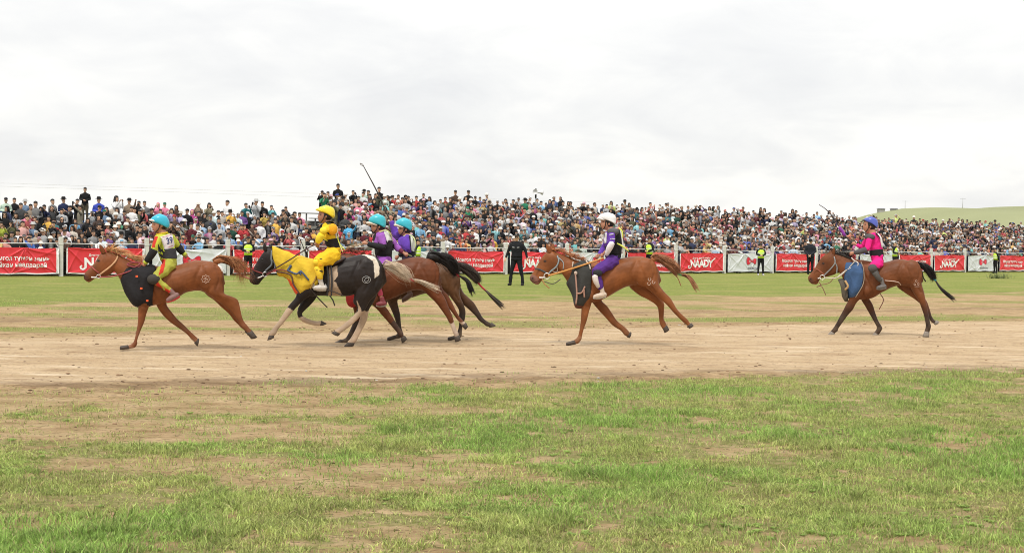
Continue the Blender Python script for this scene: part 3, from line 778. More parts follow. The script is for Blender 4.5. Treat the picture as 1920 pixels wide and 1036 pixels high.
def hair_geo(style, n=10, col=DARKHAIR):
    g = Geo()
    g.ell((0, .012, 1.662), (.083, .106, .066), n, 6, col)
    g.ell((0, .050, 1.630), (.076, .070, .080), n, 6, col)
    if style == 'long':
        g.tube([(0, .055, 1.66), (0, .075, 1.55), (0, .085, 1.42), (0, .10, 1.30)], [.07, .085, .082, .05], n, col, flat=.8)
        for s in (-1, 1): g.tube([(s * .05, -.02, 1.69), (s * .080, -.01, 1.60), (s * .082, .0, 1.50), (s * .085, -.03, 1.38)], [.025, .024, .026, .018], 6, col)
    return g
def hat_geo(style, n=12, col=None):
    g = Geo(); th = np.arange(n) * 2 * math.pi / n
    def disc(z, r, cy=.015, dz=.0): return np.stack([r * np.sin(th), cy - r * 1.08 * np.cos(th), z + dz * np.cos(th)], 1)
    if style == 'cap':
        g.ell((0, .02, 1.662), (.086, .103, .072), n, 6, col)
        g.rings([np.stack([.074 * np.sin(th), -.085 - .085 * np.cos(th) * (np.cos(th) > -.2) - .0, np.full(n, z) - .02 * (np.cos(th) > 0)], 1) for z in (1.668, 1.655)], col, cap=0)
    elif style == 'sun':      # soft bucket hat
        g.rings([disc(1.625, .128), disc(1.640, .125), disc(1.665, .098), disc(1.715, .088), disc(1.740, .062)], col, cap=.1)
    elif style == 'brim':     # felt hat
        g.rings([disc(1.652, .150, dz=-.008), disc(1.662, .150, dz=-.008), disc(1.668, .098), disc(1.70, .092), disc(1.75, .082), disc(1.765, .05)], col, cap=-.2)
    return g
def shades_geo():
    g = Geo()
    for s in (-1, 1): g.ell((s * .032, -.088, 1.592), (.029, .014, .020), 8, 4, (.01, .01, .012))
    g.tube([(-.074, .0, 1.597), (-.062, -.075, 1.598), (0, -.097, 1.597), (.062, -.075, 1.598), (.074, .0, 1.597)], .006, 4, (.01, .01, .012))
    return g
def face_paint(p, base=SKIN):
    """eyes, brows and lips as real colour of the skin surface"""
    c = np.tile(base, (len(p), 1))
    f = p[:, 1] < -.05
    for s in (-1, 1):
        e = np.exp(-(((p[:, 0] - s * .030) / .019) ** 2 + ((p[:, 2] - 1.590) / .011) ** 2) ** 1.5) * f
        b = np.exp(-(((p[:, 0] - s * .032) / .024) ** 2 + ((p[:, 2] - 1.618) / .007) ** 2) ** 1.5) * f
        c = c * (1 - .85 * np.clip(e + .7 * b, 0, 1)[:, None])
    m = (np.exp(-((p[:, 0] / .026) ** 2 + ((p[:, 2] - 1.522) / .008) ** 2) ** 1.5) * f)[:, None]
    return c * (1 - m) + m * np.array([.38, .11, .09])
PM = {}
def pmesh(key, fn, voxel=None, it=2, wr=0):
    if key not in PM:
        g = fn(); me = g.remesh(key, voxel, it) if voxel else g.mesh(key)
        if wr: wrinkle(me, wr, 16, hash(key) % 97 if False else len(key))
        if key.startswith('body'): setcol(me, face_paint(co(me)))
        elif voxel or True: setcol(me, g.c[0][0])
        PM[key] = me
    return PM[key]
def person(loc, rz, pose='stand', hair='short', hat=None, jacket=(.1, .1, .1), trousers=(.03, .03, .04), hatcol=(.8, .8, .8), shades=False, scale=1.0, tone=1.0, name='person', shoes=False, apart=0, extra=None, hood=False, stout=1.0, shoecol=(.02, .02, .02), **kw):
    e = empty(name, loc, rz, **kw); e.scale = (scale, scale, scale)
    q = link('body', pmesh('body_' + pose, lambda: body_geo(pose), .013, 1), M_SKINP(), e)
    q.color = (tone, tone, tone * .97, 1)
    jk = f'jacket_{pose}_{int(stout * 10)}_{hood}'
    o = link('jacket', pmesh(jk, lambda: jacket_geo(pose, 14, stout, hood=hood), .02, 2, .006), M_OBJ(), e); o.color = (*jacket, 1)
    o = link('trousers', pmesh(f'trousers_{int(apart * 100)}', lambda: legs_geo(12, apart), .022, 2, .006), M_OBJ(), e); o.color = (*trousers, 1)
    for s in (-1, 1):
        if shoes: q = link('shoe', pmesh(f'shoe_{s}_{int(apart * 100)}', lambda: shoe_geo(s, apart, shoecol)), M_OBJ(), e); q.color = (*shoecol, 1)
    if hair and not hood: link('hair', pmesh('hair_' + hair, lambda: hair_geo(hair)), M_HAIR(), e)
    if hat: o = link('hat', pmesh('hat_' + hat, lambda: hat_geo(hat, 16)), M_OBJ(), e); o.color = (*hatcol, 1)
    if shades: link('sunglasses', pmesh('sunglasses', shades_geo), mat('lens', src='col', rough=.2, namt=0), e)
    return e
def M_SKINP():
    if 'skin_people' in MATS: return MATS['skin_people']
    m = mat('skin_people', src='col', rough=.55, namt=.06, nscale=20, spec=.3)
    t = m.node_tree; b = t.nodes['Principled BSDF']; l = b.inputs['Base Color'].links[0].from_socket
    oi = N('ShaderNodeObjectInfo', t); mx = N('ShaderNodeVectorMath', t, operation='MULTIPLY')
    t.links.new(l, mx.inputs[0]); t.links.new(oi.outputs['Color'], mx.inputs[1]); t.links.new(mx.outputs[0], b.inputs['Base Color'])
    return m
def strip_part(name, parent, geo, color, m=None):
    o = link(name, geo.mesh(name), m or M_OBJ(), parent); setcol(o.data, color); o.color = (*color, 1); return o

# ------------------------------------------------------------------ officers and guards before the fence
NAVYB = (.012, .013, .016)
def vest(parent, n=14, col=(.55, .80, .06), stout=1.0):
    g = Geo(); th = np.arange(n) * 2 * math.pi / n
    P = [(.93, .182, .130, 0), (1.08, .172, .124, -.005), (1.22, .188, .134, -.008), (1.31, .190, .130, 0), (1.36, .150, .115, .005), (1.41, .105, .09, .010)]
    g.rings([np.stack([rx * stout * np.sin(th), cy - ry * stout * np.cos(th), np.full(n, z)], 1) for z, rx, ry, cy in P], cap=.02)
    o = link('safety_vest', g.mesh('safety_vest'), mat('vest', col, .6, namt=.08, nscale=6, bump=.3, bscale=20), parent)
    for z, dz in ((1.06, .025), (1.20, .025)):
        g = Geo(); R = []
        for zz in (z - dz, z + dz):
            rx, ry = np.interp(zz, [p[0] for p in P], [p[1] for p in P]), np.interp(zz, [p[0] for p in P], [p[2] for p in P])
            R.append(np.stack([(rx + .004) * np.sin(th), -.004 - (ry + .004) * np.cos(th), np.full(n, zz)], 1))
        g.rings(R, cap=0); link('reflective_band', g.mesh('reflective_band', False), mat('reflect', (.72, .76, .70), .4), o)
    return o
def place(px, py, **kw):
    return person(ground(px, py), **kw)
def guards():
    grp = 'guards in yellow vests before the fence'
    def face_cam(px): return 0.0
    def K(px, py): return FP / (ground(px, py).y)
    o = person(ground(968, 535), math.atan2(-(ground(968, 535).x), ground(968, 535).y) - .25, 'officer', hat='cap', jacket=NAVYB, trousers=NAVYB, hatcol=(.012, .012, .014), shades=True, scale=98 / K(968, 535) / 1.73, shoes=True, apart=.10, stout=1.15,
               label='officer in black uniform standing with arms out on the grass, facing the camera', cat='officer')
    for s in (-1, 1):
        g = Geo(); g.tube([(s * .045, -.132, 1.255), (s * .115, -.122, 1.262)], .012, 6, (.6, .6, .6)); strip_part('chest_stripe', o, g, (.6, .6, .6))
    g = Geo(); g.tube([(-.02, -.10, 1.685), (.02, -.10, 1.685)], .012, 6, (.5, .5, .45)); strip_part('cap_badge', o, g, (.55, .55, .5))
    g = Geo(); R = []
    th = np.arange(14) * 2 * math.pi / 14
    g.rings([np.stack([.196 * np.sin(th), -.14 * np.cos(th), np.full(14, z)], 1) for z in (.94, .98)], cap=0); strip_part('belt', o, g, (.006, .006, .006))
    for px, py, topy, pose, rz, lab, hat in (
        (465, 519, 443, 'fold', .1, 'vested guard in black cap standing behind the tail of the leading horse', 'cap'),
        (783, 516, 448, 'back', 1.2, 'vested guard half hidden behind the second teal helmeted rider', 'cap'),
        (1217, 514, 444, 'fold', -.9, 'vested guard half hidden behind the rump of the chestnut with purple rider', 'cap'),
        (1426, 516, 456, 'fold', .0, 'vested guard with hands together before the mobicom banner', 'cap'),
        (1677, 514, 452, 'fold', 1.0, 'vested guard in white striped cap behind the pink rider', 'cap'),
        (1866, 512, 465, 'back', -1.3, 'vested guard farthest right, standing sideways at the fence', 'cap')):
        k = K(px, py)
        o = person(ground(px, py), rz, pose, hat=hat, jacket=NAVYB, trousers=(.012, .012, .014), hatcol=(.012, .012, .015) if px != 1677 else (.5, .5, .5), scale=(py - topy) / k / 1.73, shoes=True, apart=.03, label=lab, cat='guard', group=grp, shoecol=(.02, .02, .02) if px != 1426 else (.6, .6, .6))
        vest(o)
    o = person(ground(1519, 514), 2.7, 'back', hat='cap', jacket=(.02, .022, .03), trousers=NAVYB, hatcol=(.02, .02, .03), scale=67 / K(1519, 514) / 1.73, shoes=True, stout=1.2, label='officer in dark uniform with his back turned, before a lettered banner', cat='officer')
guards()

# ------------------------------------------------------------------ spectators
CN = {'black': (.014, .014, .016), 'white': (.66, .66, .66), 'grey': (.20, .20, .20), 'dark grey': (.065, .067, .07), 'light grey': (.38, .39, .40), 'red': (.52, .03, .035), 'maroon': (.14, .02, .03), 'pink': (.72, .20, .32),
      'pale pink': (.70, .48, .56), 'magenta': (.50, .04, .25), 'purple': (.17, .07, .28), 'lavender': (.42, .34, .60), 'blue': (.04, .13, .45), 'royal blue': (.03, .07, .55), 'light blue': (.33, .50, .70), 'steel blue': (.13, .21, .33),
      'sky blue': (.05, .38, .68), 'navy': (.02, .03, .09), 'teal': (.02, .20, .22), 'turquoise': (.06, .55, .55), 'cyan': (.15, .55, .60), 'pale cyan': (.50, .68, .70), 'green': (.02, .24, .12), 'dark green': (.015, .07, .045), 'pale green': (.38, .50, .40), 'lime': (.55, .65, .04),
      'olive': (.09, .09, .04), 'khaki': (.30, .26, .16), 'tan': (.28, .20, .13), 'beige': (.50, .42, .33), 'brown': (.09, .05, .035), 'mustard': (.50, .36, .06), 'yellow': (.75, .42, .03), 'orange': (.70, .17, .05), 'salmon': (.62, .26, .22)}
HATW = {'b': 'dark hair', 'l': 'long hair', 'w': 'white cap', 'W': 'white sun hat', 'G': 'grey brimmed hat', 'd': 'black cap', 'h': 'black brimmed hat', 'r': 'red cap', 'n': 'blue cap', 'H': 'hood up', 'g': 'green cap', 'o': 'orange cap', 'p': 'pink cap', 'y': 'grey cap'}
POSEW = {'s': '', 'f': 'hands together', 'p': 'phone raised', 'a': 'arm raised', 'e': 'shading the eyes'}
# zoomed coordinates of heads read off the photo: u v headwear[s = sunglasses] colour pose
LISTS = [((0, 345), """88 240 d pale green f;215 245 b black;312 325 b dark grey;376 270 G steel blue;530 300 b grey f;660 350 b navy p;787 260 b grey;950 240 h navy;1155 260 b black p;
70 455 ls black f;240 465 l light grey;390 460 bs pink f;555 555 l black;725 515 b yellow;925 530 Hs black;15 600 b lime;170 590 d olive p;305 640 b white;490 620 G steel blue;795 600 b black;665 670 b brown;970 650 w pale pink;850 690 r grey;1130 620 b brown;
85 770 b maroon;175 750 b grey;265 720 b white;360 790 y blue;540 740 w beige;800 750 y grey;880 760 b tan;75 840 b salmon;230 830 b black;430 825 b blue;580 830 p navy;735 770 d black;975 830 d brown;1075 800 l black;1180 840 l black"""),
 ((150, 345), """280 240 h royal blue f;545 215 l white;735 260 h tan a;505 320 W beige;880 290 b black p;965 290 b grey;770 375 b white;1070 400 d black;1165 310 H pink;180 440 y light grey p;360 420 g steel blue f;535 470 W black;890 420 b black a;710 530 b brown;
580 615 W grey;525 655 W white;690 620 W black;290 630 b black p;150 665 bs black p;900 670 b grey;710 700 w light blue;410 770 b purple;620 760 h white;745 810 d olive f;865 790 b navy;460 815 b black;370 810 bs pale cyan;230 790 l black;75 830 l black;1050 730 b magenta;1060 800 d maroon;0 700 b brown;30 760 l dark grey;590 690 b maroon"""),
 ((300, 345), """70 310 g pink;175 400 l lavender;245 345 l brown;220 500 r brown;405 410 d black;480 420 H magenta;570 310 W tan;735 315 l khaki;1005 280 b white;875 430 b black;1050 430 h yellow;580 440 b black;755 500 y dark grey;640 605 b light blue;755 605 n black;885 620 b light grey;
975 600 b black;1070 640 p dark green;1160 600 b light blue;325 600 h grey;470 620 b maroon;160 600 b brown;210 640 b black p;490 720 d teal;590 760 ws white;860 720 w grey;215 730 b brown;490 800 g black;640 830 d black;705 835 b tan;805 790 b white;905 780 b black;1035 760 d light blue;1160 800 W blue;330 840 b blue;350 780 b red;560 640 b white"""),
 ((450, 345), """90 320 b teal p;240 270 G light grey p;335 300 b black;470 350 b cyan;120 450 w black;30 440 b purple;360 450 l mustard;685 370 b dark grey;645 420 d tan;820 450 b brown;890 460 b pink;490 460 b grey;530 550 b yellow;615 490 b green;770 530 b white;595 620 y white;730 610 ls beige;445 620 G black;
865 620 l navy;975 630 o brown;300 590 d white;180 620 b brown;20 640 b red;65 640 b red;235 700 b brown;780 710 l maroon;820 770 w grey;440 760 b beige;510 800 d black;690 750 d black;260 770 b light blue;310 850 w white;430 830 b pink;905 750 y white;1100 700 b yellow;1155 700 b black;990 690 b maroon"""),
 ((590, 340), """112 170 d black;145 205 b green;198 185 b brown;335 215 n dark grey;460 210 W beige;575 165 b black p;740 160 h pale green;800 165 b brown;655 250 b maroon;425 270 h dark grey;290 330 b olive;550 310 b dark grey;1090 240 b maroon;1165 240 b red;890 290 l black;740 320 b white;660 340 b pink;340 400 w navy;
660 400 b grey;540 470 b magenta;460 520 r dark grey;620 540 w light grey;930 440 b black;985 390 b tan;850 400 r pink;1140 400 H khaki;755 440 b pink;545 590 b black;515 650 d sky blue a;745 600 b white;370 710 b red;510 795 w steel blue;425 810 b brown;650 840 d grey;825 790 W red;740 760 b maroon;1080 700 w brown"""),
 ((730, 345), """50 215 b red;95 240 b red;200 230 d brown;285 210 bs black;405 210 b red;510 170 b black;600 220 l light blue;365 290 b purple;475 280 d navy;680 280 l white;765 255 b grey;845 290 r black;910 230 b black;1050 230 W white;1145 210 b white;990 270 b grey;150 350 w blue;260 380 b grey;
365 390 w beige;105 420 b white;265 470 b white;430 450 d white;505 460 bs black;580 440 b brown;720 400 w white;700 480 b black;835 380 H grey;910 330 b salmon;1000 360 w light grey;1170 370 g green;1150 510 bs purple;1000 520 h teal;880 510 l black;600 510 b olive;535 570 n navy;400 560 b light grey;930 580 b white;1030 560 bs olive;
870 610 b grey;710 600 b brown;650 660 ds dark grey;770 670 w red;910 680 b navy;1010 680 b maroon;1140 690 b red;910 780 bs black;1010 810 b orange;1090 830 b orange;1170 800 b black;660 790 b black;500 780 b grey;810 770 b tan"""),
 ((870, 345), """170 210 d black;340 170 Ws beige;295 260 b blue;240 220 b blue a;380 280 d black;500 270 w black;530 350 b light grey;640 300 d navy;735 260 b black;815 230 y light grey;910 250 h green;985 220 w white p;1095 245 b grey;130 325 b pink;215 310 b light grey;320 410 b black;455 420 b brown;555 440 h olive;680 405 b maroon;
665 480 w white;800 430 d dark green;920 470 b black;870 350 b red;1030 390 b black;1140 360 w brown;185 520 d lavender;275 560 b red;355 620 w teal;545 680 W black;650 620 b black;660 690 w white;250 690 l black;125 720 b maroon;185 830 W lavender;290 790 w beige;380 780 d pink;530 790 d navy;690 800 b salmon;430 810 b yellow""")]
TONES = [.8, .95, 1.05, 1.15, 1.0]
def on_row(px, py, d):
    """point of the ray through the pixel in the vertical plane d behind the fence"""
    r = ray(px, py); q = P0 + FB * d - EYEP
    t = (q.x * FB.x + q.y * FB.y) / (r.x * FB.x + r.y * FB.y)
    return EYEP + r * t
def zone(px, left):
    marks = [(0, 'at left edge'), (40, 'near left edge'), (75, 'left of first post'), (100, 'just left of first post'), (118, 'above first post'), (135, 'just right of first post'), (160, 'near tall standing man'), (185, 'right of tall man'), (205, 'above leading horse head'), (228, 'above leading mane'), (252, 'left of first teal helmet'), (275, 'beside first teal helmet'), (300, 'behind first teal helmet'), (325, 'above raised thin whip'), (350, 'above leading horse back'), (375, 'above leading horse rump'),
             (400, 'left of third post'), (427, 'above third post'), (450, 'left of first guard'), (470, 'above first guard'), (490, 'right of first guard'), (510, 'above pinto head'), (535, 'above yellow cover'), (560, 'left of yellow rider'), (585, 'beside yellow rider'), (605, 'above yellow helmet'), (630, 'right of yellow helmet'), (655, 'behind yellow rider'), (680, 'left of middle helmet'), (705, 'above middle teal helmet'),
             (725, 'near long raised stick'), (745, 'between two teal helmets'), (765, 'above third teal helmet'), (785, 'above half hidden guard'), (805, 'left of white post'), (830, 'above post near tails'), (850, 'above black tail'), (872, 'above lettered banner'), (895, 'above lettered banner middle'), (920, 'above lettered banner end'), (945, 'just left of officer'), (968, 'above officer'), (990, 'right of officer'), (1010, 'below loudspeakers')]
    return min(marks, key=lambda m: abs(m[0] - px))[1]
PEOPLE = []      # (px, py) of every placed head
def choose_row(px, py, rows):
    best = None
    for i, (d, z) in enumerate(rows):
        p = on_row(px, py, d); hh = p.z - z          # eye height above that row
        want = 1.60 if i > 1 else 1.45
        c = abs(hh - want)
        if best is None or c < best[0]: best = (c, i, p, hh)
    return best[1:]
def spectators():
    recs = []
    for (ox, oy), txt in LISTS:
        for it in txt.replace('\n', '').split(';'):
            f = it.split(); u, v, hw = float(f[0]), float(f[1]), f[2]
            ps = 's'
            if f[-1] in POSEW and len(f) > 4 - 1 and f[-1] in 'sfpae' and len(f[-1]) == 1: ps = f[-1]; f = f[:-1]
            cn = ' '.join(f[3:]); recs.append([ox + u / 7.967, oy + v / 7.967, hw[0], 's' in hw[1:], cn, ps])
    recs.append([159.5, 355.5, 'b', False, 'black', 'X'])
    recs.append([634, 349, 'b', True, 'black', 'X2']); recs.append([711, 355, 'b', False, 'black', 'X3']); recs.append([854, 361, 'd', False, 'brown', 'X4']); recs.append([878.5, 361, 'd', False, 'black', 'X5'])
    special = {'X': 'tallest spectator at left, standing up high in black jacket and olive trousers', 'X2': 'man in black and sunglasses standing highest above the yellow helmet', 'X3': 'man in black standing high behind the long stick',
               'X4': 'man in dark brown jacket standing tall in the back row above the dark tail', 'X5': 'man in open black jacket and cap standing tall in the back row above the tail'}
    labs = {}
    info = []
    for i, (px, py, hw, sh, cn, ps) in enumerate(recs):
        left = px < 592; rows = ROWS_A if left else ROWS_B
        ri, p, hh = choose_row(px, py, rows)
        n = len(rows)
        where = ('front row' if ri == 0 else 'second row' if ri == 1 else 'back row' if ri >= n - 2 else 'low rows' if ri < n * .45 else 'high rows')
        look = f"spectator in {cn}, " + HATW[hw] + (', sunglasses' if sh else '') + ((', ' + POSEW[ps]) if POSEW.get(ps) else '')
        info.append([px, py, ri, p, hh, look, where, zone(px, left), cn])
    from collections import Counter
    lab = [f"{q[5]}, {q[6]}, {q[7]}" for q in info]
    from collections import defaultdict
    for step in (0, 1):
        grp = defaultdict(list)
        for i, l in enumerate(lab): grp[l].append(i)
        for l, ids in grp.items():
            if len(ids) < 2: continue
            if step == 0:
                for i in ids:
                    q = info[i]; o = min((abs(q[0] - r[0]) + 2 * abs(q[1] - r[1]), r[8]) for j, r in enumerate(info) if j != i)
                    lab[i] = f"{q[5]}, {q[6]}, {q[7]}, by one in {o[1]}"
            else:
                ids.sort(key=lambda i: info[i][0]); nm = ['leftmost', 'rightmost'] if len(ids) == 2 else ['leftmost', 'second', 'third', 'fourth', 'fifth'][:len(ids)]
                for k, i in enumerate(ids): lab[i] = f"{nm[k]} " + lab[i].split(', by one')[0]
    for i, (rec, q) in enumerate(zip(recs, info)):
        px, py, hw, sh, cn, ps = rec; ri, p, hh = q[2], q[3], q[4]
        rows = ROWS_A if px < 592 else ROWS_B
        r = np.random.default_rng(100 + i)
        front = ri == 0
        pose = {'f': 'fold', 'p': 'phone', 'a': 'point', 'e': 'shade'}.get(ps, 'lean' if front else ('stand' if r.random() < .55 else ('fold' if r.random() < .6 else 'phone')))
        if ps.startswith('X'): pose = 'fold' if ps != 'X5' else 'stand'; lab[i] = special[ps]
        sc = min(1.12, max(.78, hh / 1.60))
        loc = Vector((p.x, p.y, p.z - 1.60 * sc))
        hat = {'w': 'cap', 'd': 'cap', 'r': 'cap', 'n': 'cap', 'g': 'cap', 'o': 'cap', 'p': 'cap', 'y': 'cap', 'W': 'sun', 'G': 'brim', 'h': 'brim'}.get(hw)
        hc = {'w': (.68, .68, .68), 'd': (.015, .015, .02), 'r': (.5, .03, .03), 'n': (.04, .08, .4), 'g': (.02, .25, .15), 'o': (.7, .2, .04), 'p': (.7, .4, .45), 'y': (.2, .2, .21), 'W': (.66, .64, .60), 'G': (.42, .42, .42), 'h': (.015, .014, .014)}.get(hw, (1, 1, 1))
        tr = [(.02, .02, .03), (.05, .06, .10), (.12, .11, .09), (.03, .03, .03)][r.integers(4)] if ps != 'X' else (.10, .085, .055)
        rz = .15 + r.normal() * .35
        words = lab[i].replace(' the ', ' ').split() if len(lab[i].split()) > 16 else lab[i].split()
        if len(words) > 16: words = [w for w in words if w != 'dark'][:16]
        person(loc, rz, pose, 'long' if hw == 'l' else 'short', hat, tuple((np.array(CN[cn]) * .85 + np.mean(CN[cn]) * .15) * r.uniform(.75, 1.1)), tr, hc, sh, sc, TONES[i % 5] * r.uniform(.9, 1.05), hood=(hw == 'H'), stout=r.choice([1.0, 1.1]) if ps != 'X' else 1.0,
               label=' '.join(words), cat='spectator', group='spectators behind the fence and on the stands')
        if ps == 'p':
            w = Matrix.Rotation(rz, 3, 'Z') @ Vector((0, -.365 * sc, 1.53 * sc)); g = Geo(); box(g, -.04, .04, -.005, .005, -.075, .075)
            ph = link('phone', g.mesh('phone', False, col=(.01, .01, .012)), mat('lens', src='col', rough=.2, namt=0), None, loc + w, rz)
            prop(ph, f'phone held up by one in {cn}, {q[6]}, {q[7]}', 'phone', 'phones held up in the stands')
        PEOPLE.append((px, py))
spectators()

def crowd_mass():
    """everyone farther along the stands, too many and too small to single out: one joined mass"""
    r = np.random.default_rng(11)
    base = {}
    names = list(CN); wts = np.array([{'black': 30, 'white': 13, 'dark grey': 9, 'grey': 6, 'navy': 10, 'light grey': 8, 'brown': 6, 'maroon': 5, 'red': 6, 'beige': 6, 'olive': 4}.get(n, 1.1) for n in names]); wts = wts / wts.sum()
    for pose in ('stand', 'fold', 'phone', 'point', 'lean', 'shade'):
        parts = []
        g = Geo(); head_geo(g, 10, True)
        for i, (el, wr) in enumerate(arms(pose)):
            a, b = np.array(el), np.array(wr); g.tube([a + (b - a) * .8, b, b + (b - a) / np.linalg.norm(b - a) * .13], [.03, .03, .016], 5)
        v, t, _ = g.arr(); parts.append(('skin', v, t, face_paint(v)))
        v, t, _ = jacket_geo(pose, 8).arr(); parts.append(('jacket', v, t, None))
        v, t, _ = legs_geo(6).arr(); parts.append(('trousers', v, t, None))
        base[pose] = parts
    heads = {}
    for k in ('short', 'long'): v, t, _ = hair_geo(k, 7).arr(); heads[k] = (v, t)
    for k in ('cap', 'sun', 'brim'): v, t, _ = hat_geo(k, 9).arr(); heads[k] = (v, t)
    V, T, C = [], [], []; n0 = 0; cnt = 0
    PX = np.array(PEOPLE)
    def toscreen(p):
        d = p - EYEP; z = d.dot(fwd); return CX + FP * d.dot(riv) / z, CY - FP * d.dot(upv) / z
    for rows, sa, sb, which in ((ROWS_A, s_of(-60), SA1, 0), (ROWS_B, SB0, SB1, 1)):
        for ri, (d, z) in enumerate(rows):
            s = (sa if ri > 1 or which == 0 else s_of(585)) + r.uniform(0, .3)
            end = sb
            while s < end:
                stp = .37 if which else .43
                s += stp * r.uniform(.78, 1.25)
                sc = r.uniform(.88, 1.05) if ri > 0 else r.uniform(.8, .98)
                loc = fence_pt(s, d + r.uniform(-.12, .2), z * zfac(s, which))
                hx, hy = toscreen(loc + Vector((0, 0, 1.6 * sc)))
                if hx < -40 or hx > 1990: continue
                if which == 0:
                    if ri >= 4 and (hx > 560 - (ri - 4) * 22): continue
                    if ri >= 5: continue                      # the top rows are all placed by hand
                    if hx > 596: continue
                elif ri > 1 and hx < 600 + max(0, 6 - ri) * 1.0: continue
                if len(PX) and hx < 1030 and np.min(np.hypot((PX[:, 0] - hx) / 5.2, (PX[:, 1] - hy) / 5.4)) < 1: continue
                if which and ri == len(rows) - 1 and hx < 1030: continue
                if which and ri >= len(rows) - 2 and r.random() < (.35 if ri == len(rows) - 1 else .1): continue
                if which and ri == len(rows) - 1: sc *= r.choice([1.0, 1.0, 1.06, .85])
                lift = r.uniform(-.06, .10) if which else 0
                # somebody on this spot
                pose = 'lean' if ri == 0 else r.choice(['stand', 'fold', 'phone', 'stand', 'fold', 'shade', 'point'] , p=[.26, .22, .14, .16, .1, .08, .04])
                col = np.array(CN[names[r.choice(len(names), p=wts)]]) * r.uniform(.8, 1.2); col = col * .62 + col.mean() * .38
                tone = r.uniform(.72, 1.15)
                hw = r.choice(['short', 'long', 'cap', 'sun', 'brim', 'hood'], p=[.40, .17, .22, .12, .06, .03])
                hcol = np.array([(.68, .68, .68), (.015, .015, .02), (.6, .55, .48), (.3, .3, .3), (.45, .03, .04), (.05, .1, .35)][r.choice(6, p=[.42, .22, .12, .12, .07, .05])])
                if hw == 'sun': hcol = np.array([.64, .62, .58]) if r.random() < .8 else np.array([.55, .35, .4])
                if hw == 'brim': hcol = np.array([.02, .018, .016]) if r.random() < .5 else np.array([.4, .36, .3])
                a = .2 + r.normal() * .5; ca, sa_ = math.cos(a), math.sin(a); st = r.uniform(.95, 1.15)
                Rm = np.array([[ca, -sa_, 0], [sa_, ca, 0], [0, 0, 1]]) * sc
                L3 = np.array(loc[:]) + [0, 0, lift]
                todo = [(v, t, c if c is not None else (col if nm == 'jacket' else np.array([.03, .03, .04]) * r.uniform(.5, 4)), nm) for nm, v, t, c in base[pose]]
                if hw == 'hood': hv, ht, _ = jacket_geo('stand', 8, hood=True).arr(); todo.append((hv[hv[:, 2] > 9], ht[:0], col, 'x')); todo.append((*heads['short'], col, 'hair'))
                else:
                    todo.append((*heads['long' if hw == 'long' else 'short'], np.array(DARKHAIR) * r.uniform(.7, 2.2), 'hair'))
                    if hw in ('cap', 'sun', 'brim'): todo.append((*heads[hw], hcol, 'hat'))
                for v, t, c, nm in todo:
                    if len(v) == 0: continue
                    c = np.asarray(c, float)
                    if nm == 'skin': c = c * tone
                    if c.ndim == 1: c = np.tile(c, (len(v), 1))
                    if nm == 'jacket' and r.random() < .25:          # open jacket or print on the chest
                        c = c.copy(); k = (v[:, 1] < -.05) & (np.abs(v[:, 0]) < .075) & (v[:, 2] > .95); c[k] = c[k] * .5 + np.array([.5, .5, .5]) * r.uniform(.1, .7)
                    V.append(v @ Rm.T + L3); T.append(t + n0); C.append(c); n0 += len(v)
                cnt += 1
    o = link('crowd', npmesh('crowd', np.concatenate(V), np.concatenate(T), np.concatenate(C)), mat('crowd_cloth', src='col', rough=.8, namt=.12, nscale=9, spec=.2))
    prop(o, 'dense crowd of small far spectators filling the stands to the right edge', 'crowd', kind='stuff')
    print('crowd', cnt, 'verts', n0, 'individuals', len(PEOPLE))
crowd_mass()
# ------------------------------------------------------------------ horses and riders, traced side on at their real distance
class Fig:
    """a side-on figure: photo pixels are carried onto upright planes square to the line of sight, off metres behind (+) or before (-) its middle"""
    def __init__(self, px, gy, origin, scale, base=None):
        self.root = ground(px, gy) if base is None else base
        d = Vector((self.root.x, self.root.y, 0)).normalized()
        self.d = d; self.x = Vector((d.y, -d.x, 0)); self.rz = math.atan2(self.x.y, self.x.x)
        self.o, self.s = origin, scale
    def at(self, px, py, off=0.0):
        n = self.d; r = ray(self.o[0] + px / self.s, self.o[1] + py / self.s); q = self.root + n * off - EYEP
        p = EYEP + r * ((q.x * n.x + q.y * n.y) / (r.x * n.x + r.y * n.y)) - self.root
        return np.array([p.dot(self.x), off, p.z])
    def rebase(self, u, v, off=0.0):
        """same planes, but measured from the figure's own base point"""
        f = Fig.__new__(Fig); f.__dict__.update(self.__dict__); b = self.at(u, v, off); f.shift = b
        f.root = self.root + self.x * b[0] + self.d * b[1] + Vector((0, 0, b[2])); f.base_off = b[1]
        g = self
        f.at = lambda px, py, off=0.0: g.at(px, py, off) - b
        return f
    def loft(self, g, rings, off=0.0, n=16, sub=4, col=None, cap=.5, drift=None, power=1.0):
        A = []
        for r in rings:
            o = off + (r[5] if len(r) > 5 else 0)
            a, b = self.at(r[0], r[1], o), self.at(r[2], r[3], o); A.append(np.r_[a, b, r[4]])
        A = catmull(A, sub) if sub > 1 else np.array(A)
        th = np.arange(n) * 2 * math.pi / n; ct, st = np.cos(th), np.sin(th)
        if power != 1: ct, st = np.sign(ct) * np.abs(ct) ** power, np.sign(st) * np.abs(st) ** power
        R = []
        for q in A:
            c = (q[:3] + q[3:6]) / 2; a = (q[:3] - q[3:6]) / 2
            R.append(c + ct[:, None] * a + st[:, None] * np.array([0, max(q[6], .003), 0]))
        g.rings(R, col, cap); return g
    def tube(self, g, pts, rad, n=8, col=None, sub=4, off=0.0, flat=1.0):
        P = [tuple(self.at(p[0], p[1], off + (p[2] if len(p) > 2 else 0))) for p in pts]
        g.tube(P, rad, n, col, flat=flat, sub=sub); return g
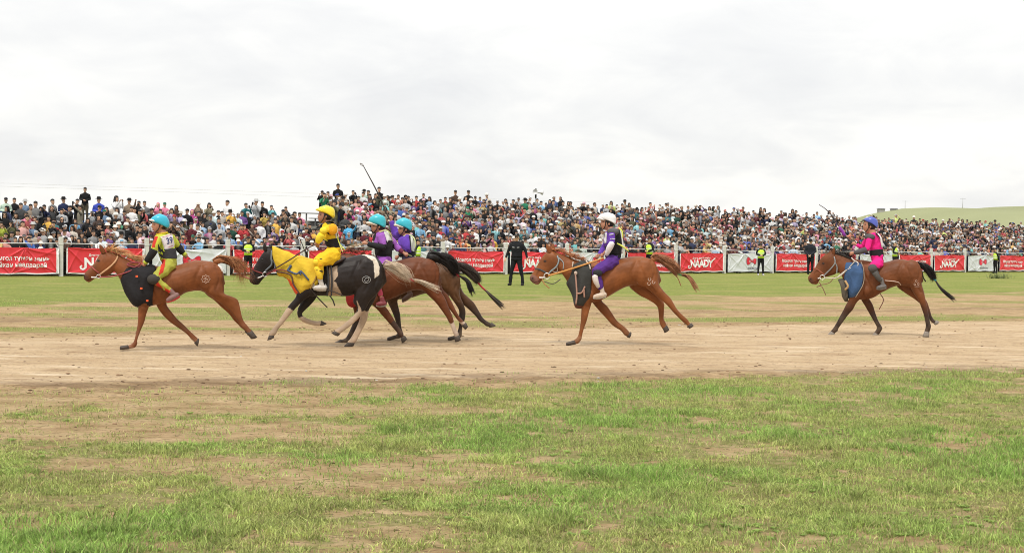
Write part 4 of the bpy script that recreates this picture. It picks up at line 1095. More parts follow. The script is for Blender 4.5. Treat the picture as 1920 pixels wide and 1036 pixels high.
def poly_mask(F, pts, xz, soft=0.0):
    P = np.array([F.at(u, v)[[0, 2]] for u, v in pts]); x, z = xz[:, 0], xz[:, 1]; ins = np.zeros(len(x), bool)
    for i in range(len(P)):
        (x1, z1), (x2, z2) = P[i - 1], P[i]
        c = ((z1 > z) != (z2 > z)) & (x < (x2 - x1) * (z - z1) / (z2 - z1 + 1e-12) + x1); ins ^= c
    return ins
def jit(p, f=9.0, a=.012):
    return p + a * np.stack([np.sin(p[:, 1] * f * 3 + 1) + np.sin(p[:, 0] * f * 2 + p[:, 1] * 20), np.sin(p[:, 0] * f * 3 + 2) + np.cos(p[:, 0] * f * 5)], 1)

def carve(F, me, K):
    """grooves between the muscles and faint ribs, pressed into the surface"""
    (u, v), (u2, v2) = K['mass'][0][:2], K['mass'][1][:2]
    G = [([(u - 30, v - 85), (u - 8, v - 15), (u - 30, v + 55)], .010, .020), ([(u + 25, v - 105), (u + 66, v - 20), (u + 88, v + 50), (u + 45, v + 92)], .013, .022), ([(u - 10, v + 92), (u + 45, v + 112), (u + 80, v + 100)], .008, .018),
         ([(u2 - 62, v2 - 75), (u2 - 98, v2 + 10), (u2 - 82, v2 + 82)], .014, .026), ([(u2 + 38, v2 - 80), (u2 + 60, v2 + 10), (u2 + 36, v2 + 85), (u2 + 66, v2 + 140)], .012, .020), ([(u2 - 30, v2 - 30), (u2 - 2, v2 + 55), (u2 - 26, v2 + 112)], .009, .022), ([(u2 - 120, v2 - 92), (u2 - 60, v2 - 98), (u2 + 10, v2 - 88)], .006, .018)]
    for k in range(7): x = u + 118 + k * 30; G.append(([(x + 12, v - 78), (x, v - 10), (x - 22, v + 52)], .0035, .014))
    p = co(me); nr = np.empty(len(p) * 3, np.float32); me.vertices.foreach_get('normal', nr); nr = nr.reshape(-1, 3); dd = np.zeros(len(p))
    for P, dep, sg in G:
        M = catmull([F.at(*q)[[0, 2]] for q in P], 7); d2 = np.full(len(p), 9.0)
        for a, b in zip(M[:-1], M[1:]):
            ab = b - a; t = np.clip(((p[:, [0, 2]] - a) @ ab) / (ab @ ab + 1e-9), 0, 1); d2 = np.minimum(d2, ((p[:, [0, 2]] - a - t[:, None] * ab) ** 2).sum(1))
        dd = dd - dep * np.exp(-d2 / sg ** 2) * np.clip(np.abs(nr[:, 1]) * 1.6 - .2, 0, 1)
    me.vertices.foreach_set('co', (p + nr * dd[:, None]).astype(np.float32).ravel()); me.update()
def build_horse(F, name_label, K, group=None):
    e = empty('horse', F.root, F.rz, label=name_label, cat='horse', group=group)
    g = Geo()
    F.loft(g, K['head'], n=18); F.loft(g, K['neck'], n=18); F.loft(g, K['trunk'], n=24, power=.92)
    # withers, shoulder and haunch masses
    for u, v, ru, rv, w, off in K.get('mass', []):
        for s in (-1, 1):
            c = F.at(u, v, s * off); a = F.at(u + ru, v, s * off) - c; b = F.at(u, v - rv, s * off) - c
            g.ell(c, (abs(a[0]), w, abs(b[2])), 14, 9)
    (u, v), (u2, v2) = K['mass'][0][:2], K['mass'][1][:2]
    for s in (-1, 1):       # triceps, point of shoulder, stifle and buttock stand out under the coat
        for uu, vv, r1, r2, o, w in ((u + 52, v + 28, 34, 46, .145, .075), (u - 22, v + 8, 26, 48, .125, .07), (u2 + 50, v2 + 20, 34, 70, .125, .085)):
            c = F.at(uu, vv, s * o); a = F.at(uu + r1, vv, s * o)[0] - c[0]; b = F.at(uu, vv - r2, s * o)[2] - c[2]; g.ell(c, (abs(a), w, abs(b)), 12, 8)
    for (off, rings), (_, hf) in zip(K['legs'], K['hooves']):
        h0, h1 = hf[0], hf[-1]; rings = rings + [(*[h0[q] * .75 + h1[q] * .25 for q in range(4)], h0[4] * .72)]
        F.loft(g, rings, off=off, n=12, sub=4, cap=.3)
    # cheek, eye socket
    for s in (-1, 1):
        cu, cv, cr = K['cheek']; c = F.at(cu, cv, s * .035); a = F.at(cu + cr, cv, 0)[0] - F.at(cu, cv, 0)[0]
        g.ell(c, (a, .045, a * 1.05), 12, 7)
    me = g.remesh('horse_body', .0095, 4, .5); wrinkle(me, .0045, 8, len(K['legs'][0][1]), 6)
    carve(F, me, K)
    p = co(me); xz = p[:, [0, 2]]
    base = np.array(K['coat']); c = np.tile(base, (len(p), 1))
    # natural shading of the coat: dappled darker legs or pale parts belong to the hair itself
    r = fbm(p[:, 0] * 4 + 3, p[:, 2] * 5, 4, 7) - .5
    c *= (1 + .5 * r)[:, None]
    dn = fbm(p[:, 0] * 9, p[:, 2] * 9, 3, 17); low = np.clip((.42 - p[:, 2]) / .4, 0, 1) * np.clip((dn - .35) * 3, 0, 1) * .30
    sweat = np.clip((fbm(p[:, 0] * 3 + 9, p[:, 2] * 4, 4, 29) - .5) * 5, 0, 1)[:, None] * .35
    c = c * (1 - sweat) + c * sweat * .45; DUST = low[:, None]
    for z in K.get('zones', []):
        if z[0] == 'poly': m = poly_mask(F, z[1], jit(xz)).astype(float)
        elif z[0] == 'below':       # local height bands, e.g. black points
            zz = F.at(z[1], z[2])[2]; m = np.clip((zz - p[:, 2]) / z[4] + .5, 0, 1)
        elif z[0] == 'spot':
            q = F.at(z[1], z[2]); rr = z[4] / F.s / (FP / F.root.y); m = np.clip((1 - np.hypot(p[:, 0] - q[0], p[:, 2] - q[2]) / rr) * 2.0, 0, 1)
        c = c * (1 - m[:, None]) + np.array(z[3 if z[0] != 'poly' else 2]) * m[:, None]
    c = c * (1 - DUST) + DUST * np.array([.36, .26, .17])
    # muzzle, nostril, eye
    (mu, mv, mr), (nu, nv), (eu, ev) = K['muzzle'], K['nostril'], K['eye']
    q = F.at(mu, mv); rr = abs(F.at(mu + mr, mv)[0] - q[0]); m = np.clip((1 - np.hypot(p[:, 0] - q[0], p[:, 2] - q[2]) / rr) * 1.6, 0, 1) * .6
    c = c * (1 - m[:, None]) + np.array(K.get('muzcol', (.05, .03, .025))) * m[:, None]
    for (u, v), rx, rz_ in (((nu, nv), .014, .018), ((eu, ev), .026, .020)):
        q = F.at(u, v); m = np.exp(-(((p[:, 0] - q[0]) / rx) ** 2 + ((p[:, 2] - q[2]) / rz_) ** 2) ** 1.5)
        c = c * (1 - .92 * m[:, None]) + .92 * m[:, None] * np.array([.012, .01, .01])
    u, v = K['mouth'][0]; 
    M = np.array([F.at(*q)[[0, 2]] for q in K['mouth']]); Mi = catmull(M, 8)
    d = np.min(np.hypot(p[:, None, 0] - Mi[None, :, 0], p[:, None, 2] - Mi[None, :, 1]), axis=1) if len(p) * len(Mi) < 5e6 else np.full(len(p), 9.)
    c[d < .006] *= .3
    setcol(me, c)
    o = link('body', me, M_COAT(), e)
    tree = BVHTree.FromPolygons([tuple(q) for q in p], [tuple(f.vertices) for f in me.polygons])
    def surf(u, v, lift=.006):
        a = F.at(u, v, -.6); b = F.at(u, v, .0); dv = Vector(b - a); h = tree.ray_cast(Vector(a), dv.normalized())
        if h[0] is None: return Vector(F.at(u, v, -.10))
        return h[0] + h[1] * lift if h[1].y < 0 else h[0] - h[1] * lift
    # ears
    for i, (tip, l, r_) in enumerate(K['ears']):
        off = (-.045, .045)[i]; g = Geo()
        a, b, t = F.at(*l, off), F.at(*r_, off), F.at(*tip, off * 1.35); c_ = (a + b) / 2; hw = np.linalg.norm(a - b) / 2
        g.tube([c_ - (t - c_) * .12, c_ + (t - c_) * .1, c_ + (t - c_) * .45, c_ + (t - c_) * .8, t], [hw * .8, hw, hw * .95, hw * .55, .004], 8, flat=.55, sub=2)
        link('ear', g.mesh('ear', col=np.array(K.get('earcol', K['coat'])) * .9), M_COAT(), e)
    # eyes
    for s in (-1,):
        pt = surf(*K['eye'], .0); g = Geo(); g.ell(tuple(pt + Vector((0, .004, 0))), (.017, .010, .013), 8, 6); link('eye', g.mesh('eye', col=(.008, .006, .005)), mat('eye_gloss', src='col', rough=.1, namt=0, spec=.6), e)
    # hooves
    for off, h in K['hooves']:
        g = Geo(); F.loft(g, [(*q[:4], q[4] * .86) for q in h], off=off, n=14, sub=3, cap=.22)
        link('hoof', g.mesh('hoof', col=K.get('hoofcol', (.06, .045, .035))), mat('hoof', src='col', rough=.6, namt=.25, nscale=30), e)
    return e, surf
def strands(F, e, name, roots, tip_fn, n, w, cols, seed=1, seg=6):
    """hair: many thin tapered locks"""
    r = np.random.default_rng(seed); V, T, C = [], [], []; k = 0
    RO = catmull([tuple(F.at(u, v, o)) for u, v, o in roots], 12)
    ORI = r.normal
    for i in range(n):
        a = RO[min(len(RO) - 1, int(r.random() * len(RO)))]; path = tip_fn(r, a, r.random())
        P = catmull(path, 3); m = len(P); c = np.array(cols[r.integers(len(cols))]) * r.uniform(.7, 1.3)
        ww = w * r.uniform(.6, 1.4) * np.linspace(1, .12, m); th = r.uniform(0, math.pi)
        sx, sy = np.array([math.cos(th), 0.0, math.sin(th)]), np.array([0, 1.0, 0])
        tri = [sx * 1.0, -sx * .5 + sy * .87, -sx * .5 - sy * .87]
        R = np.array([[p + d * q for d in tri] for p, q in zip(P, ww)])
        V.append(R.reshape(-1, 3)); i0 = (np.arange(m - 1) * 3)[:, None]
        for q in range(3):
            q2 = (q + 1) % 3; a_ = k + i0[:, 0]
            T.append(np.stack([a_ + q, a_ + q2, a_ + 3 + q2], 1)); T.append(np.stack([a_ + q, a_ + 3 + q2, a_ + 3 + q], 1))
        C.append(np.tile(c, (m * 3, 1))); k += m * 3
    return link(name, npmesh(name, np.concatenate(V), np.concatenate(T), np.concatenate(C)), M_HAIR(), e)
def mane(F, e, crest, cols, n=170, length=.16, blow=(.8, .35), w=.0045, seed=2, lift=.5):
    st = {'k': 0}
    def fn(r, a, t):
        if st['k'] % 11 == 0: st['a'], st['s'] = a, int(r.integers(1e6))
        st['k'] += 1; a = st['a'] + r.normal(size=3) * .008; r = np.random.default_rng(st['s']) if r.random() < .85 else r
        L = length * r.uniform(.5, 1.25) * (1 + .2 * math.sin(st['k'] * 2.1)); s = r.choice([-1, -1, 1]) * r.uniform(.0, .06)
        d = np.array([blow[0] * r.uniform(.5, 1.2), 0, blow[1] * r.uniform(-.8, 1.2)])
        J = np.array([math.sin(st['k'] * 5.1), math.sin(st['k'] * 3.3), math.sin(st['k'] * 7.7)]) * .012
        return [a, a + J * .3 + L * .3 * np.array([d[0] * .4, 0, lift * r.uniform(.3, 1)]) + [0, s * .4, 0], a + L * .7 * d + [0, s, .03 * r.normal()], a + J + L * d * 1.1 + [0, s * 1.3, -.35 * L * r.uniform(.1, 1)]]
    return strands(F, e, 'mane', crest, fn, n, w, cols, seed)
def tail(F, e, dock, mid, tie, flare, cols, tiecol=None, n=230, w=.006, fan=.05, seed=3, body=.05):
    """dock -> bulge -> tied waist -> loose end; every entry a pixel path"""
    g = Geo(); path = dock
    cr = np.random.default_rng(seed * 7); CL = cr.normal(size=(16, 3)) * fan * .55
    def fn(r, a, t):
        o = CL[r.integers(16)] + r.normal(size=3) * fan * (.13 if r.random() < .88 else .4)
        P = [np.array(F.at(*q)) for q in mid]
        out = [P[0] + o * .3]
        for i, q in enumerate(P[1:], 1):
            k = math.sin(math.pi * min(1, i / (len(P) - 1) * .9)) if tie else i / (len(P) - 1)
            out.append(q + o * (k * 1.6 + .12) + r.normal(size=3) * .006)
        if not tie or r.random() < .25: out[-1] = out[-1] + r.normal(size=3) * [.05, .02, .05]
        return out
    o1 = strands(F, e, 'tail', [(*mid[0][:2], 0), (mid[0][0] + 2, mid[0][1] + 3, 0)], fn, n, w, cols, seed)
    g = Geo(); F.tube(g, mid[:3], [body, body * 1.05, body * .5], 10)
    core = link('tail_dock', g.mesh('tail_dock', col=np.array(cols[0])), M_HAIR(), e)
    if tie:
        g = Geo(); F.tube(g, tie, .015, 8, sub=5); link('tail_wrap', g.mesh('tail_wrap', col=tiecol), M_CLOTH(), e)
        def fn2(r, a, t):
            o = CL[r.integers(9)] * .9 + r.normal(size=3) * fan * .12; P = [np.array(F.at(*q)) for q in flare]
            return [P[0] + o * .15] + [q + o * (i / (len(P) - 1)) ** .8 * 1.3 * r.uniform(.6, 1) for i, q in enumerate(P[1:], 1)]
        o2 = strands(F, e, 'tail_end', [(*flare[0][:2], 0), (flare[0][0] + 2, flare[0][1] + 2, 0)], fn2, n // 2, w, cols, seed + 1)
def line_on(e, surf, name, pts, rad, col, m=None, sub=3, n=6, lift=.008, parent=None, closed=False):
    P = [tuple(surf(u, v, lift)) for u, v in pts]
    g = Geo(); g.tube(P, rad, n, sub=sub); return link(name, g.mesh(name, col=col), m or M_LEATHER(), parent or e)
def free_line(F, e, name, pts, rad, col, m=None, sub=5, n=6):
    g = Geo(); F.tube(g, pts, rad, n, sub=sub); return link(name, g.mesh(name, col=col), m or M_LEATHER(), e)
def ring_obj(F, e, name, u, v, r_px, off, rad, col, m=None):
    c = F.at(u, v, off); R = abs(F.at(u + r_px, v, off)[0] - c[0]); t = np.linspace(0, 2 * math.pi, 17)
    g = Geo(); g.tube([c + R * np.array([math.cos(a), 0, math.sin(a)]) for a in t], rad, 6); return link(name, g.mesh(name, col=col), m or mat('bright_metal', src='col', rough=.3, metal=.7, namt=.05), e)
def cloth_piece(F, e, name, rings, col, off=0.0, voxel=.011, wr=.006, mats=None, zones=(), n=24, power=.68, freq=14, it=3, sub=4, cap=.1):
    g = Geo(); F.loft(g, rings, off=off, n=n, sub=sub, power=power, cap=cap)
    return finish_cloth(F, e, name, g, col, voxel, wr, mats, zones, freq, it)
def finish_cloth(F, e, name, g, col, voxel=.010, wr=.005, mats=None, zones=(), freq=16, it=3):
    me = g.remesh(name, voxel, it); wrinkle(me, wr, freq, len(name) * 7)
    p = co(me); c = np.tile(np.array(col, float), (len(p), 1))
    for z in zones:
        m = poly_mask(F, z[0], jit(p[:, [0, 2]], a=.003)); c[m] = z[1]
    setcol(me, c); return link(name, me, mats or M_CLOTH(), e)

CHEST = (.36, .105, .035); BAY = (.25, .075, .028); DKBAY = (.17, .075, .04)
def horses():
    out = {}
    # 1: leading chestnut with flaxen mane ----------------------------------------
    F = Fig(300, 656, (140, 380), 3.572)
    K = dict(coat=(.185, .059, .019), head=[(56, 484, 80, 530, .036), (70, 464, 104, 534, .048), (105, 430, 138, 512, .052), (135, 396, 180, 500, .062), (152, 364, 225, 488, .078), (168, 342, 265, 462, .088), (190, 325, 288, 436, .082)],
        neck=[(192, 325, 272, 468, .074), (250, 328, 285, 485, .08), (310, 352, 300, 512, .09), (370, 382, 330, 565, .11), (430, 402, 370, 620, .135), (480, 412, 410, 670, .16)],
        trunk=[(470, 410, 400, 660, .15), (530, 418, 450, 688, .195), (600, 425, 520, 690, .22), (670, 420, 600, 672, .235), (740, 402, 680, 642, .24), (810, 386, 750, 602, .235), (870, 386, 830, 590, .23), (925, 394, 880, 606, .22), (968, 418, 920, 612, .19), (996, 460, 960, 600, .12)],
        mass=[(450, 590, 62, 95, .095, .115), (905, 500, 92, 105, .10, .148)], cheek=(228, 420, 38),
        legs=[(-.11, [(850, 470, 1000, 480, .12), (852, 560, 1002, 570, .12), (885, 610, 1005, 608, .11), (930, 643, 1060, 628, .08), (985, 685, 1096, 650, .055), (1040, 728, 1112, 705, .042), (1078, 775, 1126, 762, .033), (1100, 810, 1140, 796, .031), (1116, 832, 1158, 818, .036), (1140, 852, 1170, 836, .028), (1155, 868, 1186, 850, .032)]),
              (.11, [(840, 500, 960, 500, .10), (850, 570, 960, 590, .11), (885, 620, 985, 612, .10), (935, 655, 1040, 640, .075), (985, 705, 1072, 672, .05), (1030, 745, 1092, 722, .04), (1062, 785, 1100, 775, .032), (1088, 812, 1122, 800, .030), (1108, 835, 1145, 822, .034), (1128, 850, 1156, 838, .027), (1140, 862, 1165, 850, .03)]),
              (-.12, [(415, 560, 520, 560, .09), (420, 640, 512, 650, .09), (424, 690, 500, 695, .07), (424, 740, 482, 750, .052), (420, 800, 466, 806, .042), (408, 860, 442, 866, .031), (396, 915, 424, 922, .030), (386, 935, 424, 945, .034), (362, 950, 405, 972, .028), (345, 958, 372, 976, .032)]),
              (.12, [(520, 580, 620, 580, .09), (535, 640, 622, 650, .09), (548, 690, 620, 682, .068), (592, 755, 650, 725, .05), (640, 802, 690, 775, .041), (690, 838, 728, 808, .031), (745, 880, 776, 856, .029), (775, 912, 806, 886, .034), (790, 925, 822, 900, .028), (802, 935, 828, 912, .03)])],
        hooves=[(-.11, [(1150, 872, 1186, 850, .036), (1182, 912, 1224, 900, .044)]), (.11, [(1138, 862, 1166, 846, .033), (1160, 888, 1200, 872, .040)]), (-.12, [(358, 950, 366, 978, .038), (306, 958, 304, 984, .046)]), (.12, [(800, 938, 832, 906, .034), (822, 962, 834, 912, .042)])],
        ears=[((168, 280), (176, 335), (208, 328)), ((228, 282), (212, 322), (246, 322))], muzzle=(72, 500, 34), nostril=(66, 492), eye=(160, 388), mouth=[(88, 518), (108, 508), (125, 500)],
        zones=[('below', 1100, 790, (.17, .055, .022), .25), ('poly', [(150, 352), (190, 345), (178, 380), (140, 420), (112, 446), (100, 440)], (.21, .07, .028))])
    e, sf = build_horse(F, 'leading chestnut horse with blond mane and black chest cloth, galloping under rider 39', K)
    mane(F, e, [(205, 318, 0), (250, 322, -.01), (310, 345, -.02), (370, 372, -.01), (420, 395, 0)], [(.62, .34, .14), (.72, .45, .22), (.50, .24, .09)], 420, .17, (1.0, .30), .0045)
    mane(F, e, [(188, 318, 0), (215, 308, -.02), (240, 318, 0)], [(.62, .30, .11), (.55, .24, .08)], 90, .11, (.5, .7), .0045, 9)
    tail(F, e, None, [(935, 395), (985, 378), (1050, 392), (1100, 430), (1120, 486)], None, None, [(.34, .13, .05), (.48, .22, .09), (.24, .08, .03)], n=520, w=.005, fan=.080, body=.05)
    free_line(F, e, 'tail_string', [(1096, 474), (1130, 492), (1170, 506)], .016, (.50, .24, .16), M_HAIR())
    cl = cloth_piece(F, e, 'chest_cloth', [(350, 424, 298, 520, .125), (400, 408, 335, 600, .185), (455, 406, 370, 670, .255), (515, 410, 410, 702, .272), (540, 416, 480, 704, .268), (545, 428, 530, 690, .246)], (.018, .017, .019), wr=.016, freq=8)
    for u, v in ((416, 492), (446, 573), (486, 655)):
        p = F.at(u, v, -.284); g = Geo(); box(g, p[0] - .016, p[0] + .016, p[1] + .000, p[1] + .010, p[2] - .013, p[2] + .013); link('orange_patch', g.mesh('orange_patch', False, col=(.75, .12, .04)), M_CLOTH(), cl)
    br = line_on(e, sf, 'bridle', [(288, 360), (276, 388), (240, 425), (195, 460), (160, 485)], .013, (.52, .30, .16))
    line_on(e, sf, 'noseband', [(112, 425), (135, 448), (165, 470)], .010, (.30, .06, .05), parent=br)
    line_on(e, sf, 'bit', [(112, 497), (135, 497), (150, 495)], .012, (.75, .75, .75), mat('bright_metal', src='col', rough=.3, metal=.7, namt=.05), parent=br)
    ring_obj(F, br, 'bit_ring', 160, 493, 13, -.09, .006, (.6, .6, .6))
    rn = free_line(F, e, 'reins', [(165, 498, -.09), (250, 492, -.11), (340, 468, -.14), (440, 425, -.12)], .009, (.30, .05, .06))
    free_line(F, rn, 'rein_loop', [(350, 415, -.12), (400, 430, -.13), (440, 405, -.12), (380, 400, -.1), (350, 412, -.1)], .010, (.25, .04, .05))
    bc = (.45, .30, .23); cx, cy = 878, 511
    P = [(cx + (31 if k % 2 == 0 else 22) * math.cos(k * math.pi / 8), cy + (29 if k % 2 == 0 else 21) * math.sin(k * math.pi / 8)) for k in range(17)]
    b = line_on(e, sf, 'brand', P, .0048, bc, sub=1, lift=.001)
    for a in (0, math.pi / 2):
        q = [(-9, -9), (-13, -2), (-6, 2), (0, 0), (6, -2), (13, 2), (9, 9)]
        line_on(e, sf, 'brand_sign', [(cx + x * math.cos(a) - y * math.sin(a), cy + x * math.sin(a) + y * math.cos(a)) for x, y in q], .0038, bc, sub=5, lift=.001, parent=b)
    g = Geo(); F.loft(g, [(955, 418, 975, 418, .012), (968, 440, 990, 436, .014), (985, 462, 996, 458, .010)], off=-.15); link('white_mark', g.mesh('white_mark', col=(.7, .68, .65)), M_CLOTH(), e)
    out[1] = (F, e, sf)
    # 2: black pinto under the yellow cover ----------------------------------------
    F = Fig(620, 651, (440, 370), 3.4536)
    BL = (.020, .015, .014); WH = (.42, .31, .22)
    K = dict(coat=BL, head=[(92, 522, 122, 566, .036), (103, 497, 155, 566, .046), (118, 460, 186, 530, .052), (140, 418, 215, 506, .062), (163, 384, 246, 478, .078), (186, 354, 264, 448, .086), (206, 334, 268, 420, .08)],
        neck=[(205, 332, 268, 440, .075), (250, 328, 280, 480, .08), (330, 352, 320, 520, .09), (420, 382, 350, 540, .115), (500, 400, 400, 620, .15)],
        trunk=[(520, 402, 420, 636, .17), (590, 412, 500, 636, .205), (660, 405, 580, 640, .225), (720, 388, 660, 640, .235), (790, 371, 740, 640, .24), (860, 370, 810, 620, .235), (915, 384, 868, 630, .22), (950, 418, 910, 630, .19), (974, 470, 945, 600, .12)],
        mass=[(450, 570, 60, 90, .09, .10), (865, 490, 98, 110, .10, .148)], cheek=(232, 425, 34),
        legs=[(-.11, [(800, 480, 960, 500, .12), (790, 560, 965, 560, .12), (775, 620, 930, 620, .11), (765, 680, 880, 670, .08), (790, 715, 862, 700, .055), (775, 752, 838, 742, .045), (735, 790, 790, 800, .034), (692, 828, 735, 846, .030), (655, 852, 690, 876, .034), (640, 866, 680, 884, .03)]),
              (.11, [(820, 500, 940, 500, .10), (815, 600, 935, 590, .11), (812, 680, 905, 670, .08), (812, 730, 872, 725, .056), (808, 780, 862, 785, .042), (790, 830, 838, 838, .032), (765, 885, 806, 895, .030), (745, 918, 790, 930, .034), (730, 932, 770, 948, .03)]),
              (-.12, [(420, 560, 520, 560, .09), (400, 620, 495, 628, .085), (388, 652, 450, 668, .062), (352, 695, 404, 712, .05), (322, 738, 368, 752, .041), (285, 795, 320, 808, .031), (252, 838, 284, 850, .029), (230, 868, 268, 882, .034), (222, 882, 252, 896, .028)]),
              (.12, [(440, 570, 540, 570, .09), (445, 625, 540, 632, .085), (425, 680, 500, 690, .06), (405, 720, 455, 735, .046), (402, 755, 440, 752, .042), (415, 788, 448, 768, .036), (470, 818, 488, 788, .029), (520, 830, 530, 798, .029), (548, 832, 556, 796, .032)])],
        hooves=[(-.11, [(652, 858, 684, 884, .034), (625, 876, 668, 898, .042)]), (.11, [(738, 930, 778, 942, .034), (706, 962, 765, 972, .042)]), (-.12, [(224, 884, 256, 894, .034), (210, 925, 256, 908, .042)]), (.12, [(552, 830, 562, 796, .034), (572, 828, 598, 816, .040)])],
        ears=[((192, 296), (186, 345), (210, 335)), ((236, 305), (214, 334), (240, 330))], muzzle=(108, 540, 26), nostril=(102, 532), eye=(180, 400), mouth=[(125, 552), (145, 548), (160, 540)],
        zones=[('poly', [(612, 440), (672, 452), (660, 500), (650, 540), (668, 560), (688, 620), (680, 650), (600, 650)], WH),
               ('poly', [(822, 366), (872, 368), (912, 390), (936, 440), (928, 490), (905, 522), (905, 470), (880, 410), (850, 385)], (.62, .55, .45)),
               ('poly', [(320, 715), (395, 728), (365, 760), (300, 900), (200, 900), (250, 820)], WH), ('poly', [(395, 705), (412, 728), (415, 780), (450, 765), (520, 770), (610, 790), (600, 850), (440, 850), (395, 760)], WH),
               ('poly', [(800, 660), (822, 730), (868, 742), (830, 800), (700, 900), (600, 900), (700, 800), (790, 740)], WH), ('poly', [(872, 728), (880, 730), (850, 850), (800, 960), (700, 960), (780, 840), (830, 800)], WH)])
    e, sf = build_horse(F, 'black and white pinto horse wearing a yellow neck cover, second in the field', K)
    cv = cloth_piece(F, e, 'neck_cover', [(238, 306, 258, 450, .104), (285, 322, 278, 510, .112), (350, 347, 335, 538, .128), (430, 374, 385, 625, .20), (490, 386, 430, 648, .240), (530, 398, 480, 625, .252), (552, 406, 530, 590, .252), (562, 424, 545, 550, .248)], (.60, .41, .035), wr=.014, zones=[([(330, 520), (365, 535), (440, 640), (405, 650)], (.72, .10, .03))], freq=10)
    cs = (.05, .08, .16)
    line_c = lambda nm, P, r_, c_: free_line(F, cv, nm, P, r_, c_)
    line_c('cover_tie', [(345, 470, -.15), (355, 455, -.15), (365, 440, -.15)], .018, cs); line_c('cover_tie', [(340, 470, -.15), (400, 495, -.225), (430, 480, -.25), (480, 535, -.266)], .013, cs); line_c('cover_tie', [(425, 500, -.24), (430, 475, -.245)], .018, cs)
    tr = [(268, 478, -.115), (360, 500, -.19), (380, 560, -.22), (420, 622, -.25)]
    line_c('cover_strap', tr, .012, (.08, .03, .02)); line_c('cover_strap', [(534, 430, -.26), (530, 510, -.268), (505, 560, -.268), (490, 590, -.262)], .013, (.25, .14, .03))
    br = line_on(e, sf, 'bridle', [(240, 345), (236, 395), (238, 435), (205, 468), (190, 490)], .013, (.13, .15, .17))
    line_on(e, sf, 'noseband', [(108, 462), (140, 478), (180, 490)], .010, (.22, .04, .04), parent=br)
    line_on(e, sf, 'throat_lash', [(236, 400), (262, 430), (258, 465)], .010, (.10, .11, .13), parent=br)
    ring_obj(F, br, 'bit_ring', 196, 498, 15, -.085, .006, (.6, .6, .6)); line_on(e, sf, 'bit', [(150, 520), (170, 512), (185, 502)], .010, (.7, .7, .7), parent=br)
    free_line(F, e, 'reins', [(205, 490, -.09), (262, 460, -.12), (370, 395, -.16), (470, 330, -.12), (540, 296, -.08)], .009, (.05, .02, .02))
    free_line(F, e, 'lead_rope', [(205, 500, -.09), (280, 468, -.13), (360, 480, -.16)], .009, (.20, .04, .04))
    s = link('saddle', Geo().add(*cloth_geo_saddle(F)).mesh('saddle', col=(.05, .03, .025)), M_LEATHER(), e)
    for u0, u1, rr in ((596, 612, .016), (624, 630, .012)): free_line(F, s, 'girth_strap', [(u0, 440, -.235), ((u0 + u1) / 2 + 3, 540, -.245), (u0 + 2, 636, -.215)], rr, (.03, .03, .035))
    free_line(F, s, 'girth_strap', [(500, 588, -.235), (600, 598, -.24), (700, 632, -.22)], .008, (.04, .03, .03))
    free_line(F, s, 'loose_strap', [(490, 590, -.235), (540, 650, -.2), (600, 712, -.16)], .009, (.04, .03, .03)); free_line(F, s, 'loose_strap', [(616, 636, -.22), (636, 665, -.2), (648, 700, -.18)], .010, (.03, .03, .03))
    free_line(F, s, 'stirrup', [(516, 560, -.26), (506, 585, -.26), (592, 590, -.26), (588, 562, -.26)], .008, (.5, .5, .5), mat('bright_metal'))
    P = [(853 + 27 * math.cos(t), 532 + 22 * math.sin(t)) for t in np.linspace(0, 6.283, 15)]
    b = line_on(e, sf, 'brand', P, .0045, (.30, .30, .30), sub=1, lift=.001)
    line_on(e, sf, 'brand_sign', [(838, 540), (850, 522), (866, 520), (868, 534), (852, 546), (842, 540)], .0045, (.30, .30, .30), lift=.001, parent=b)
    # its white tail streams out to the right
    F3 = Fig(620, 651, (600, 380), 3.572); F3.root, F3.d, F3.x = F.root, F.d, F.x
    tail(F3, e, None, [(425, 425, -.02), (480, 425, -.03), (545, 465, -.05), (605, 515, -.06)], [(585, 505, -.06), (632, 522, -.06)], [(620, 516, -.06), (690, 535, -.07), (790, 580, -.08)], [(.62, .50, .36), (.72, .62, .48), (.45, .33, .22)], (.45, .03, .04), n=260, w=.005, fan=.06, body=.03)
    out[2] = (F, e, sf)
    return out
def cloth_geo_saddle(F):
    g = Geo(); F.loft(g, [(536, 402, 560, 445, .20), (590, 412, 600, 455, .235), (650, 402, 650, 440, .235), (700, 378, 690, 425, .21)], n=16); v, t, _ = g.arr(); return v, t
H = horses()

